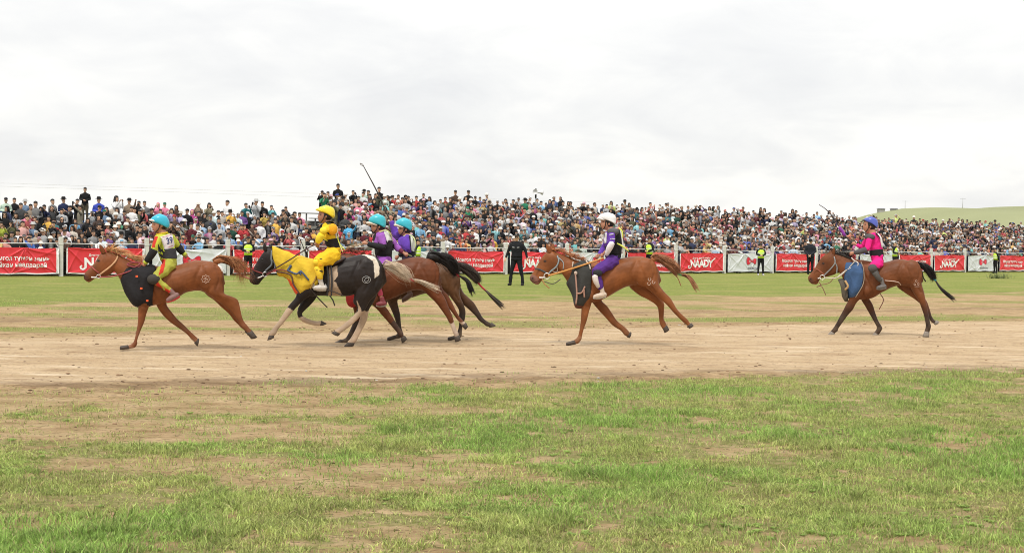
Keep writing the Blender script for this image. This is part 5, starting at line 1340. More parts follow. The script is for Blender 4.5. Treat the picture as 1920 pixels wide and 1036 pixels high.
def horses2():
    out = {}
    # 3: bay, half hidden behind the pinto ------------------------------------------
    o3, s3 = (600, 380), 3.572
    F = Fig(730, 643, o3, s3)
    K = dict(coat=(.125, .038, .014), head=[(-52, 520, -36, 556, .036), (-30, 485, 15, 552, .048), (0, 450, 55, 515, .062), (25, 420, 85, 485, .08), (45, 405, 100, 465, .08)],
        neck=[(40, 402, 90, 480, .075), (110, 352, 130, 540, .09), (190, 335, 170, 610, .12), (260, 352, 205, 650, .15)],
        trunk=[(250, 356, 195, 655, .15), (300, 374, 235, 672, .195), (370, 388, 330, 674, .22), (440, 394, 420, 662, .235), (520, 382, 500, 636, .24), (600, 364, 580, 602, .235), (670, 362, 650, 585, .23), (730, 378, 708, 598, .22), (778, 412, 756, 606, .18), (802, 470, 790, 575, .12)],
        mass=[(275, 590, 62, 85, .09, .10), (720, 480, 86, 105, .10, .148)], cheek=(65, 445, 30),
        legs=[(-.11, [(660, 470, 800, 480, .12), (665, 560, 802, 545, .12), (715, 612, 815, 592, .10), (770, 665, 842, 642, .07), (812, 718, 864, 702, .05), (845, 765, 885, 752, .042), (868, 812, 902, 802, .032), (884, 855, 916, 848, .030), (892, 876, 928, 870, .034), (902, 896, 930, 888, .028)]),
              (.11, [(680, 480, 800, 480, .10), (730, 580, 820, 570, .10), (800, 630, 855, 612, .07), (840, 680, 885, 662, .052), (880, 732, 912, 716, .042), (905, 768, 935, 755, .032), (928, 800, 958, 785, .034), (945, 815, 972, 800, .028)]),
              (-.12, [(250, 560, 350, 570, .09), (300, 630, 410, 635, .085), (342, 680, 420, 676, .065), (392, 725, 448, 708, .05), (436, 778, 482, 755, .041), (480, 828, 514, 806, .031), (512, 864, 542, 845, .029), (528, 888, 560, 872, .034), (538, 900, 562, 890, .028)]),
              (.12, [(210, 570, 300, 580, .09), (212, 640, 296, 650, .085), (218, 700, 290, 705, .062), (228, 755, 278, 765, .048), (215, 810, 258, 818, .04), (196, 860, 228, 872, .030), (178, 895, 208, 908, .031), (160, 910, 206, 930, .034), (135, 915, 172, 942, .03)])],
        hooves=[(-.11, [(900, 896, 934, 886, .034), (904, 932, 944, 918, .042)]), (.11, [(948, 822, 978, 800, .033), (972, 850, 992, 828, .040)]), (-.12, [(540, 904, 570, 888, .034), (548, 940, 584, 912, .042)]), (.12, [(138, 916, 142, 946, .036), (84, 938, 98, 962, .044)])],
        ears=[((38, 385), (42, 410), (60, 405)), ((62, 380), (60, 405), (78, 404))], muzzle=(-40, 535, 26), nostril=(-45, 530), eye=(30, 445), mouth=[(-30, 545), (-10, 540)],
        zones=[('poly', [(855, 800), (920, 790), (1000, 800), (1000, 870), (940, 960), (880, 960)], (.50, .38, .30)), ('poly', [(440, 800), (600, 780), (620, 960), (440, 960)], (.06, .03, .02)), ('poly', [(60, 800), (290, 790), (260, 980), (60, 980)], (.03, .02, .018))])
    e, sf = build_horse(F, 'bay horse running beside the pinto, its front half hidden, with black tail wrapped in red', K)
    mane(F, e, [(110, 345, 0), (180, 325, 0), (250, 340, 0), (330, 362, 0)], [(.12, .04, .025), (.20, .07, .03), (.05, .02, .015)], 220, .18, (1.0, .35), .0045, 21)
    cloth_piece(F, e, 'chest_cloth', [(150, 520, 165, 600, .10), (185, 500, 180, 680, .15), (225, 500, 215, 700, .19), (255, 505, 240, 690, .205)], (.34, .03, .03))
    tail(F, e, None, [(728, 366), (780, 362), (850, 388), (888, 440), (902, 478)], [(886, 466), (915, 478), (936, 494)], [(930, 488), (985, 525), (1015, 600)], [(.012, .010, .010), (.022, .016, .014)], (.45, .03, .05), n=800, w=.007, fan=.060, body=.085)
    out[3] = (F, e, sf)
    # 4: darker brown horse on the far side -----------------------------------------
    F = Fig(790, 637, o3, s3)
    K = dict(coat=(.100, .046, .020), head=[(152, 545, 168, 578, .036), (165, 510, 205, 570, .048), (190, 475, 238, 540, .062), (215, 450, 268, 510, .08), (235, 435, 285, 490, .08)],
        neck=[(235, 436, 280, 500, .075), (290, 425, 310, 560, .09), (360, 420, 350, 625, .13), (430, 418, 395, 650, .15)],
        trunk=[(430, 418, 400, 650, .16), (520, 412, 480, 650, .20), (620, 405, 600, 640, .22), (720, 398, 700, 612, .235), (800, 398, 780, 605, .23), (865, 414, 845, 622, .21), (910, 445, 890, 625, .18), (930, 490, 915, 600, .12)],
        mass=[(460, 580, 56, 85, .09, .10), (860, 510, 72, 100, .10, .12)], cheek=(255, 480, 26),
        legs=[(-.11, [(820, 480, 930, 500, .11), (838, 570, 935, 570, .11), (868, 625, 940, 625, .09), (898, 672, 965, 680, .065), (928, 722, 978, 732, .048), (930, 782, 968, 788, .038), (926, 832, 956, 838, .031), (915, 868, 952, 876, .034), (900, 885, 945, 902, .03)]),
              (.11, [(840, 500, 925, 500, .10), (885, 600, 955, 590, .09), (930, 655, 990, 628, .075), (985, 705, 1035, 672, .056), (1035, 755, 1068, 728, .043), (1062, 790, 1092, 765, .034), (1092, 812, 1115, 785, .031), (1112, 828, 1132, 795, .032), (1128, 830, 1144, 802, .028)]),
              (-.12, [(430, 560, 520, 560, .09), (440, 620, 525, 620, .085), (452, 665, 522, 662, .06), (480, 725, 534, 722, .048), (502, 785, 542, 788, .041), (518, 835, 548, 838, .031), (522, 865, 558, 872, .032), (505, 885, 548, 902, .03)]),
              (.12, [(400, 560, 480, 560, .085), (380, 630, 460, 640, .08), (385, 685, 440, 700, .055), (420, 735, 460, 725, .043), (455, 780, 488, 765, .036), (490, 820, 515, 805, .028)])],
        hooves=[(-.11, [(905, 886, 910, 912, .034), (856, 900, 858, 924, .042)]), (.11, [(1130, 834, 1150, 800, .033), (1142, 834, 1180, 822, .040)]), (-.12, [(506, 884, 510, 910, .034), (452, 900, 452, 924, .042)]), (.12, [(488, 822, 516, 805, .03), (500, 850, 530, 835, .034)])],
        ears=[((228, 412), (232, 440), (250, 434)), ((250, 408), (248, 434), (266, 432))], muzzle=(160, 560, 24), nostril=(158, 552), eye=(225, 470), mouth=[(168, 565), (185, 562)],
        zones=[('below', 900, 690, (.035, .024, .02), .30)])
    e, sf = build_horse(F, 'dark brown horse mostly hidden behind the bay, hind leg stretched back, with long tied tail', K)
    tail(F, e, None, [(880, 412), (930, 422), (990, 455), (1040, 505), (1052, 528)], [(1046, 520), (1080, 560), (1112, 590)], [(1100, 578), (1150, 630), (1220, 694)], [(.05, .035, .028), (.12, .09, .07), (.025, .018, .015)], (.40, .04, .05), n=560, w=.006, fan=.052, body=.05)
    out[4] = (F, e, sf)
    # 5: chestnut under the purple rider ---------------------------------------------
    F = Fig(1150, 648, (980, 380), 3.7)
    K = dict(coat=(.21, .070, .022), head=[(48, 512, 72, 558, .036), (62, 490, 108, 568, .047), (85, 455, 146, 532, .053), (110, 412, 192, 512, .063), (135, 375, 236, 490, .078), (163, 346, 270, 460, .088), (198, 332, 292, 432, .083)],
        neck=[(200, 332, 276, 500, .076), (250, 345, 292, 522, .08), (320, 372, 315, 560, .092), (380, 395, 345, 620, .115), (440, 405, 378, 688, .145)],
        trunk=[(430, 400, 372, 680, .15), (500, 406, 430, 702, .195), (570, 412, 515, 688, .22), (640, 396, 590, 655, .235), (700, 378, 665, 612, .24), (760, 368, 728, 582, .235), (820, 370, 798, 572, .23), (872, 388, 858, 590, .22), (915, 418, 900, 610, .19), (944, 468, 935, 590, .12)],
        mass=[(425, 610, 60, 85, .09, .10), (850, 480, 90, 100, .10, .148)], cheek=(232, 425, 38),
        legs=[(-.11, [(800, 470, 942, 480, .12), (822, 550, 950, 560, .12), (890, 618, 985, 612, .09), (945, 665, 1026, 655, .062), (992, 702, 1046, 690, .048), (1038, 752, 1074, 740, .036), (1080, 795, 1108, 775, .031), (1110, 828, 1146, 806, .034), (1128, 845, 1160, 826, .028), (1142, 855, 1170, 836, .03)]),
              (.11, [(740, 500, 880, 500, .10), (736, 572, 885, 580, .10), (795, 632, 935, 622, .085), (870, 672, 968, 668, .062), (930, 715, 984, 702, .048), (944, 768, 980, 764, .036), (948, 812, 978, 806, .031), (952, 838, 990, 826, .034), (964, 862, 998, 848, .028)]),
              (-.12, [(395, 580, 500, 580, .09), (398, 650, 490, 655, .09), (404, 695, 480, 698, .068), (404, 745, 464, 752, .051), (402, 805, 450, 812, .042), (394, 865, 428, 872, .031), (384, 915, 414, 922, .029), (372, 935, 410, 946, .034), (350, 952, 388, 975, .028)]),
              (.12, [(465, 590, 560, 590, .09), (470, 640, 555, 650, .085), (480, 690, 552, 678, .066), (528, 748, 590, 718, .05), (570, 792, 620, 764, .041), (625, 850, 655, 818, .031), (680, 885, 706, 858, .029), (705, 915, 735, 886, .034), (722, 925, 745, 900, .028)])],
        hooves=[(-.11, [(1138, 860, 1170, 832, .034), (1158, 872, 1188, 850, .042)]), (.11, [(968, 866, 1002, 848, .033), (984, 902, 1018, 880, .040)]), (-.12, [(362, 950, 370, 980, .036), (302, 968, 302, 992, .046)]), (.12, [(722, 930, 748, 894, .034), (742, 938, 756, 900, .040)])],
        ears=[((165, 285), (172, 345), (200, 335)), ((212, 282), (194, 335), (222, 338))], muzzle=(66, 535, 32), nostril=(70, 523), eye=(156, 405), mouth=[(82, 552), (105, 545), (122, 538)],
        zones=[('poly', [(20, 500), (80, 500), (120, 540), (100, 600), (20, 600)], (.22, .10, .07))])
    e, sf = build_horse(F, 'chestnut horse with braided orange tail galloping under the white helmeted rider', K)
    mane(F, e, [(205, 328, 0), (255, 340, -.01), (320, 368, -.02), (380, 390, -.02), (430, 402, 0)], [(.40, .14, .05), (.30, .09, .035), (.52, .22, .09)], 380, .14, (1.0, .18), .0042, 31)
    mane(F, e, [(175, 335, 0), (200, 318, -.02), (222, 330, 0)], [(.45, .15, .05)], 70, .10, (.3, .8), .0042, 32)
    tail(F, e, None, [(895, 390), (950, 385), (1010, 420), (1055, 460), (1074, 490)], [(1062, 478), (1082, 494), (1102, 502)], [(1096, 500), (1150, 515), (1204, 600)], [(.40, .16, .07), (.52, .26, .13), (.22, .08, .04)], (.05, .30, .12), n=480, w=.005, fan=.055, body=.045)
    free_line(F, e, 'loose_lock', [(1042, 490), (1075, 520), (1098, 575)], .007, (.30, .13, .06), M_HAIR())
    ck = cloth_piece(F, e, 'chest_cloth', [(352, 414, 304, 565, .125), (388, 404, 340, 650, .18), (425, 402, 358, 722, .235), (455, 404, 400, 728, .250), (478, 410, 450, 712, .250), (487, 428, 482, 684, .246)], (.045, .045, .042), wr=.016, freq=8, zones=[([(350, 700), (420, 715), (410, 740), (350, 735)], (.14, .05, .04))])
    for P in ([(365, 485, -.20), (372, 560, -.235), (376, 640, -.258), (370, 700, -.258)], [(372, 630, -.256), (410, 622, -.265), (432, 580, -.266)], [(425, 600, -.266), (428, 655, -.266)]): free_line(F, ck, 'cloth_tie', P, .013, (.36, .20, .15))
    g = Geo(); g.ell(F.at(368, 487, -.205), (.028, .02, .03)); link('tie_knot', g.mesh('tie_knot', col=(.45, .35, .28)), M_CLOTH(), ck)
    free_line(F, e, 'neck_rope', [(350, 410, -.10), (345, 445, -.11)], .011, (.5, .42, .34)); free_line(F, e, 'neck_rope', [(440, 404, -.14), (462, 430, -.19), (470, 460, -.21)], .011, (.5, .42, .34))
    br = line_on(e, sf, 'bridle', [(238, 370), (250, 400), (235, 440), (200, 470), (178, 492)], .013, (.22, .27, .29))
    line_on(e, sf, 'noseband', [(85, 458), (120, 463), (165, 485)], .013, (.05, .06, .07), parent=br); line_on(e, sf, 'throat_lash', [(250, 385), (282, 415), (282, 462)], .009, (.28, .30, .31), parent=br)
    line_on(e, sf, 'bit', [(116, 518), (140, 518), (155, 512)], .012, (.75, .74, .72), parent=br); ring_obj(F, br, 'bit_ring', 168, 508, 20, -.09, .008, (.75, .74, .70))
    line_on(e, sf, 'cheek_loop', [(236, 440), (240, 470), (222, 478), (205, 470)], .008, (.5, .4, .33), parent=br)
    rn = free_line(F, e, 'reins', [(178, 505, -.1), (300, 470, -.13), (430, 428, -.19), (560, 384, -.17)], .014, (.55, .26, .07))
    free_line(F, rn, 'rein_end', [(135, 530, -.08), (150, 560, -.08), (185, 592, -.08)], .010, (.40, .22, .08)); free_line(F, rn, 'slack_rein', [(150, 545, -.06), (210, 562, -.1), (262, 530, -.1)], .007, (.06, .05, .05))
    for k, (u, v) in enumerate(((880, 531), (876, 561), (908, 551))):
        a0 = -.9 + k * .2; P = [(u + 10 * math.cos(t), v + 10 * math.sin(t)) for t in np.linspace(a0, a0 + 4.9, 9)]; line_on(e, sf, 'brand', P, .006, (.46, .32, .25), sub=1, lift=.001)
    out[5] = (F, e, sf)
    # 6: bay with black points, last in the field --------------------------------------
    F = Fig(1650, 629, (1500, 380), 3.837)
    K = dict(coat=(.15, .050, .018), head=[(56, 535, 84, 585, .036), (68, 515, 126, 586, .047), (95, 480, 152, 545, .053), (125, 432, 210, 528, .063), (150, 396, 258, 510, .078), (184, 366, 282, 482, .088), (222, 346, 300, 452, .083)],
        neck=[(224, 346, 300, 530, .076), (290, 358, 308, 555, .084), (350, 385, 325, 615, .10), (405, 405, 345, 660, .13), (450, 410, 368, 688, .148)],
        trunk=[(450, 410, 366, 688, .15), (500, 420, 438, 698, .195), (570, 430, 528, 684, .22), (630, 420, 598, 642, .235), (690, 405, 660, 610, .235), (750, 406, 722, 596, .23), (800, 424, 780, 606, .22), (845, 450, 828, 615, .19), (874, 500, 862, 600, .12)],
        mass=[(430, 600, 62, 85, .09, .10), (800, 500, 78, 92, .10, .148)], cheek=(245, 440, 38),
        legs=[(-.11, [(740, 490, 876, 500, .12), (765, 560, 878, 575, .12), (808, 635, 892, 635, .09), (848, 698, 904, 695, .062), (870, 755, 918, 748, .048), (892, 818, 930, 812, .036), (902, 868, 938, 862, .031), (900, 896, 944, 890, .034), (892, 918, 936, 925, .028)]),
              (.11, [(700, 500, 820, 500, .10), (686, 590, 825, 600, .10), (755, 650, 850, 635, .085), (825, 695, 892, 675, .06), (882, 742, 920, 722, .048), (905, 785, 938, 775, .037), (925, 830, 952, 815, .031), (942, 858, 968, 838, .033), (958, 866, 978, 846, .028)]),
              (-.12, [(350, 600, 450, 610, .09), (360, 660, 440, 680, .085), (348, 700, 408, 722, .062), (320, 750, 378, 772, .050), (295, 795, 345, 812, .042), (268, 850, 302, 868, .031), (246, 888, 278, 905, .030), (232, 905, 275, 922, .034), (222, 918, 255, 934, .028)]),
              (.12, [(420, 600, 515, 600, .09), (425, 660, 505, 665, .085), (438, 700, 500, 690, .064), (472, 750, 526, 732, .050), (505, 810, 546, 792, .042), (535, 862, 565, 850, .031), (552, 892, 584, 885, .030), (548, 912, 592, 905, .034), (535, 928, 575, 936, .028)])],
        hooves=[(-.11, [(896, 922, 932, 932, .034), (880, 962, 928, 966, .042)]), (.11, [(962, 872, 982, 842, .033), (976, 880, 1002, 858, .040)]), (-.12, [(222, 922, 250, 940, .034), (194, 950, 242, 964, .044)]), (.12, [(534, 932, 562, 944, .034), (508, 962, 556, 970, .042)])],
        ears=[((246, 318), (228, 375), (252, 372)), ((222, 338), (208, 362), (236, 362))], muzzle=(78, 562, 32), nostril=(78, 547), eye=(168, 436), mouth=[(92, 574), (115, 566), (130, 558)],
        hoofcol=(.22, .19, .16), zones=[('below', 850, 760, (.035, .02, .016), .30)])
    e, sf = build_horse(F, 'bay horse with black mane and black legs trotting last under the pink rider', K)
    g = Geo(); F.loft(g, [(240, 352, 262, 372, .03), (300, 358, 315, 392, .035), (350, 375, 352, 408, .03), (385, 402, 384, 414, .02)], off=-.02, n=10); o = link('mane_roll', g.mesh('mane_roll', col=(.02, .016, .015)), M_HAIR(), e)
    mane(F, e, [(225, 335, 0), (262, 345, -.02), (310, 362, -.03), (350, 382, -.02), (385, 400, 0)], [(.016, .012, .012), (.035, .022, .018)], 220, .10, (1.0, .15), .005, 41, .2)
    mane(F, e, [(190, 345, 0), (212, 332, -.02), (232, 335, 0)], [(.02, .015, .013)], 80, .08, (-.4, .35), .005, 42)
    tail(F, e, None, [(842, 446), (880, 452), (920, 485), (948, 530), (956, 546)], [(945, 536), (962, 548), (978, 560)], [(972, 556), (1015, 620), (1106, 696)], [(.014, .012, .012), (.03, .02, .018)], (.06, .35, .45), n=480, w=.006, fan=.045, body=.05)
    for i in range(1): free_line(F, e, 'tail_lock', [(878, 500, 0), (888, 540, 0), (905, 566, 0)], .012, (.02, .015, .015), M_HAIR())
    ck = cloth_piece(F, e, 'chest_cloth', [(332, 422, 312, 540, .125), (368, 420, 325, 640, .18), (405, 418, 345, 690, .262), (436, 422, 380, 694, .278), (454, 432, 425, 672, .278), (462, 455, 457, 632, .272)], (.05, .10, .21), wr=.018, freq=9)
    ck2 = cloth_piece(F, e, 'canvas_flap', [(272, 552, 296, 600, .12), (290, 545, 300, 680, .16), (325, 550, 318, 715, .20), (350, 600, 345, 712, .235)], (.10, .085, .065), wr=.020, freq=9)
    free_line(F, ck2, 'canvas_tie', [(325, 560, -.21), (345, 600, -.24), (325, 625, -.22)], .02, (.42, .27, .12)); free_line(F, ck, 'cloth_edge', [(438, 424, -.26), (458, 480, -.285), (456, 580, -.285), (400, 680, -.28)], .008, (.30, .24, .18))
    br = line_on(e, sf, 'bridle', [(246, 388), (252, 430), (225, 470), (190, 505), (168, 525)], .012, (.24, .25, .25))
    line_on(e, sf, 'noseband', [(98, 468), (130, 482), (178, 518)], .010, (.32, .10, .06), parent=br); line_on(e, sf, 'throat_lash', [(252, 430), (268, 460), (264, 505)], .010, (.25, .27, .27), parent=br)
    line_on(e, sf, 'bit', [(128, 543), (145, 540), (150, 538)], .011, (.75, .74, .72), parent=br); ring_obj(F, br, 'bit_ring', 160, 536, 17, -.09, .007, (.75, .74, .70))
    rn = free_line(F, e, 'reins', [(178, 538, -.09), (260, 540, -.11), (330, 490, -.13), (395, 420, -.16)], .010, (.55, .50, .42))
    free_line(F, rn, 'rein_loop', [(270, 535, -.11), (340, 480, -.14), (410, 455, -.2), (416, 430, -.2), (390, 415, -.17), (370, 395, -.12)], .010, (.6, .56, .50)); free_line(F, rn, 'rein_end', [(130, 565, -.08), (150, 590, -.08), (120, 605, -.08), (155, 600, -.08), (185, 662, -.08)], .008, (.20, .10, .06))
    free_line(F, rn, 'slack_rein', [(145, 590, -.07), (210, 575, -.1), (250, 530, -.1)], .007, (.2, .1, .06))
    free_line(F, e, 'belly_strap', [(578, 655, -.08), (600, 700, -.09), (570, 765, -.1)], .008, (.14, .03, .03)); line_on(e, sf, 'flank_rope', [(610, 558), (670, 562), (710, 572), (725, 588)], .008, (.6, .45, .38))
    for u, v in ((836, 563), (826, 586), (850, 584)): line_on(e, sf, 'brand', [(u + 7 * math.cos(t), v + 7 * math.sin(t)) for t in np.linspace(0, 6.28, 8)], .004, (.55, .38, .30), sub=1, lift=.001)
    line_on(e, sf, 'brand', [(824, 602), (858, 602)], .004, (.55, .38, .30), sub=1, lift=.001)
    out[6] = (F, e, sf)
    return out
H.update(horses2())
# ------------------------------------------------------------------ riders
SK2 = (.42, .20, .125)
def fist_geo(g, w, e, n=8, grip=None, col=SK2):
    """closed hand at wrist w coming from elbow e: palm, four fingers curled round, thumb over them"""
    w, e = np.array(w, float), np.array(e, float); d = w - e; d /= np.linalg.norm(d)
    s = np.array([0, 0, 1.]) - d * d[2]; s = s / (np.linalg.norm(s) + 1e-6); u = np.cross(s, d)
    if u[1] < 0: u = -u
    g.tube([w - d * .012, w + d * .03, w + d * .062], [.019, .026, .025], n, col, flat=.75)
    for k, o in enumerate((-.022, -.007, .008, .021)):
        L_ = (.9, 1.05, 1.0, .8)[k]; b = w + d * .058 + s * o
        g.tube([b, b + d * .020 * L_ + u * .008, b + d * .016 * L_ + u * .030 * L_, b - d * .010 + u * .034 * L_], [.0095, .009, .0085, .0075], 6, col)
    b = w + d * .022 + s * .024
    g.tube([b, b + d * .022 + s * .012 + u * .01, b + d * .038 + u * .028], [.011, .0105, .009], 6, col)
def rider(F0, seat, label, S):
    F = F0.rebase(*seat)
    e = empty('person', F.root, F.rz, label=label, cat='rider', group='child riders in the race')
    A = lambda q: F.at(q[0], q[1], q[2] if len(q) > 2 else 0.0)
    # body -------------------------------------------------------------
    g = Geo(); F.loft(g, S['head'], n=16, cap=.3)
    nk = S['neck']; F.loft(g, nk, n=12, sub=2)
    nx, ny = S['nose']; c = A((nx, ny)); g.tube([A((nx + 10, ny - 20)), A((nx + 3, ny)), A((nx + 9, ny + 6))], [.010, .015, .012], 8, cap=.4)
    lx, ly = S['lips']; g.ell(A((lx, ly)), (.013, .018, .010), 8, 5)
    ex, ey = S['ear']
    for s in (-1, 1): g.ell(A((ex, ey, s * .068)), (.017, .012, .028), 8, 5)
    g2 = [(r[0] * .82 + r[2] * .18, r[1] * .82 + r[3] * .18, r[2] * .82 + r[0] * .18, r[3] * .82 + r[1] * .18, r[4] * .75) for r in S['torso']]; F.loft(g, g2, n=14)
    for a in S['arms']: g.tube([A(q) for q in a], [.036, .028, .020], 8); fist_geo(g, A(a[2]), A(a[1]))
    for l in S['legs']: g.tube([A(q) for q in l[:3]], [.065, .042, .026], 8); g.tube([A(l[4]), (A(l[3]) + A(l[4])) / 2, A(l[3])], [.022, .028, .018], 8)
    me = g.remesh('rider_body', .0075, 2); p = co(me); c = np.tile(np.array(S.get('skin', SK2)), (len(p), 1))
    q = A(S['eye']); m = np.exp(-(((p[:, 0] - q[0]) / .017) ** 2 + ((p[:, 2] - q[2]) / .010) ** 2) ** 1.5); c *= (1 - .85 * m)[:, None]
    m = np.exp(-(((p[:, 0] - q[0]) / .020) ** 2 + ((p[:, 2] - q[2] - .022) / .006) ** 2) ** 1.5); c *= (1 - .7 * m)[:, None]
    q = A((lx, ly)); m = (np.exp(-(((p[:, 0] - q[0]) / .018) ** 2 + ((p[:, 2] - q[2]) / .010) ** 2) ** 1.5) * (np.abs(p[:, 1]) < .03))[:, None]; c = c * (1 - .7 * m) + .7 * m * np.array([.35, .09, .08])
    setcol(me, c); link('body', me, M_SKIN(), e)
    # hair, helmet -------------------------------------------------------
    hu, hv, hw = S['hair']; cc = A((hu, hv)); rr = abs(A((hu + hw, hv))[0] - cc[0]); g = Geo(); g.ell(cc, (rr, .080, rr * 1.05), 14, 8); link('hair', g.mesh('hair', col=DARKHAIR), M_HAIR(), e)
    g = Geo(); F.loft(g, S['helmet'], n=22, sub=4, cap=.35); hm = link('helmet', g.mesh('helmet', col=S['helmcol']), M_SHELL(), e)
    if S.get('visor'): g = Geo(); F.loft(g, S['visor'], n=16, sub=3, cap=.2); link('visor', g.mesh('visor', col=S.get('visorcol', S['helmcol'])), M_SHELL(), hm)
    g = Geo(); g.tube([A((*S['strap'][0], -.082)), A((*S['strap'][1], -.075)), A((*S['strap'][2], -.03)), A((*S['strap'][2], .0))], .0065, 6, sub=3); link('chin_strap', g.mesh('chin_strap', col=(.012, .012, .012)), M_LEATHER(), hm)
    # clothes ------------------------------------------------------------
    g = Geo(); F.loft(g, S['torso'], n=20, sub=4, cap=.1)
    for i, a in enumerate(S['arms']):
        P = [A(q) for q in a]; k = S.get('sleeve', (.85, .85))[i]
        P[2] = P[1] + (P[2] - P[1]) * k; P.insert(1, (P[0] + P[1]) / 2)
        g.tube(P, np.array(S.get('sleeve_r', [.062, .060, .052, .036])), 12, sub=2)
    jk = finish_cloth(F, e, 'jacket', g, S['jacket'], .009, .006, zones=S.get('jzones', ()), freq=20)
    g = Geo(); F.loft(g, S['pelvis'], n=20, sub=3, cap=.2)
    for l in S['legs']:
        P = [A(q) for q in l[:3]]; k = S.get('leglen', .9); P[2] = P[1] + (P[2] - P[1]) * k; P.insert(1, (P[0] + P[1]) / 2); P.insert(3, (P[2] + P[3]) / 2); g.tube(P, np.array(S.get('leg_r', [.10, .09, .07, .055, .045])), 12, sub=2)
    finish_cloth(F, e, 'trousers', g, S['trousers'], .009, .008, zones=S.get('tzones', ()), freq=16)
    for l in S['legs']:
        an, to, he = A(l[2]), A(l[3]), A(l[4]); g = Geo()
        dn = (he + to) / 2 - an; dn = dn / (np.linalg.norm(dn) + 1e-9)
        g.tube([he, he * .7 + to * .3, he * .3 + to * .7, to], [.034, .042, .040, .024], 12, sub=3); g.tube([an - dn * S.get('boot', .02), (an + he) / 2 * .6 + (he * .6 + to * .4) * .4], [.038, .036], 10)
        sh = link('shoe', g.remesh('shoe', .007, 2, col=S['shoe']), M_LEATHER(), e)
        g = Geo(); off = dn * .028; g.tube([he + off, (he + to) / 2 + off * 1.05, to + off * .6], [.022, .026, .016], 8, sub=2); link('sole', g.mesh('sole', col=S.get('sole', (.35, .33, .3))), M_LEATHER(), sh)
    T = BVHTree.FromPolygons([tuple(v) for v in co(jk.data)], [tuple(f.vertices) for f in jk.data.polygons])
    def surf(u, v, lift=.007):
        a, b = Vector(A((u, v, -.7))), Vector(A((u, v, .05))); h = T.ray_cast(a, (b - a).normalized())
        return (h[0] + Vector((0, -lift, 0))) if h[0] is not None else Vector(A((u, v, -.10)))
    def patch(name, quad, col, lift=.008, nx=10, ny=10, parent=None):
        Q = [np.array(q, float) for q in quad]; V = []
        for j in range(ny + 1):
            for i in range(nx + 1):
                a, b = i / nx, j / ny; uv = (Q[0] * (1 - a) + Q[1] * a) * (1 - b) + (Q[3] * (1 - a) + Q[2] * a) * b; V.append(tuple(surf(*uv, lift)))
        V = np.array(V); V2 = V + [0, .006, 0]; T_ = []
        for j in range(ny):
            for i in range(nx):
                k = j * (nx + 1) + i; T_ += [(k, k + 1, k + nx + 2), (k, k + nx + 2, k + nx + 1)]
        T_ = np.array(T_); return link(name, npmesh(name, np.concatenate([V, V2]), np.concatenate([T_, T_[:, ::-1] + len(V)]), col), M_CLOTH(), parent or e)
    def text_on(name, key, body, quad, size, col, parent, lift=.013):
        V, T_ = text_tris(key, body, 1.0, bold=.025); mn, mx = V.min(0), V.max(0); Q = [np.array(q, float) for q in quad]; out = []
        for v in V:
            a, b = (v[0] - mn[0]) / (mx[0] - mn[0]), 1 - (v[1] - mn[1]) / (mx[1] - mn[1]); out.append(tuple(surf(*((Q[0] * (1 - a) + Q[1] * a) * (1 - b) + (Q[3] * (1 - a) + Q[2] * a) * b), lift)))
        link(name, npmesh(name, out, T_, col, False), mat('print'), parent)
    for x in S.get('extra', []):
        k = x[0]
        if k == 'loft': cloth_piece(F, e, x[1], x[2], x[3], off=x[4] if len(x) > 4 else 0, voxel=.008, wr=.003, freq=20, power=1.0)
        elif k == 'tube': g = Geo(); g.tube([A(q) for q in x[2]], x[3], 10, sub=3); link(x[1], g.mesh(x[1], col=x[4]), M_CLOTH() if len(x) < 6 else x[5], e)
        elif k == 'ell': g = Geo(); c0 = A(x[2]); g.ell(c0, x[3], 12, 8); link(x[1], g.mesh(x[1], col=x[4]), M_SHELL() if len(x) > 5 else M_CLOTH(), e)
        elif k == 'patch': patch(x[1], x[2], x[3])
        elif k == 'line': g = Geo(); g.tube([tuple(surf(u, v, .008)) for u, v in x[2]], x[3], 6, sub=3); link(x[1], g.mesh(x[1], col=x[4]), M_CLOTH(), e)
    for hand in S.get('far', []): pass
    return e, patch, text_on, A, surf
def both(l): return [l, [(q[0] + 3, q[1], -q[2]) for q in l]]
def whip(F, P, rad, label, col=(.03, .022, .02), loop=None):
    b = F.at(*P[0]); g = Geo(); g.tube([F.at(*q) - b for q in P], rad, 7, sub=3)
    e = empty('whip', F.root + F.x * b[0] + F.d * b[1] + Vector((0, 0, b[2])), F.rz, label=label, cat='whip')
    link('stick', g.mesh('stick', col=col), M_LEATHER(), e)
    if loop: g = Geo(); g.tube([F.at(*q) - b for q in loop[0]], loop[1], 6, sub=3); link('lash', g.mesh('lash', col=loop[2]), M_LEATHER(), e)
YG, RDc = (.46, .50, .06), (.50, .04, .025)
BLK = (.02, .02, .022)
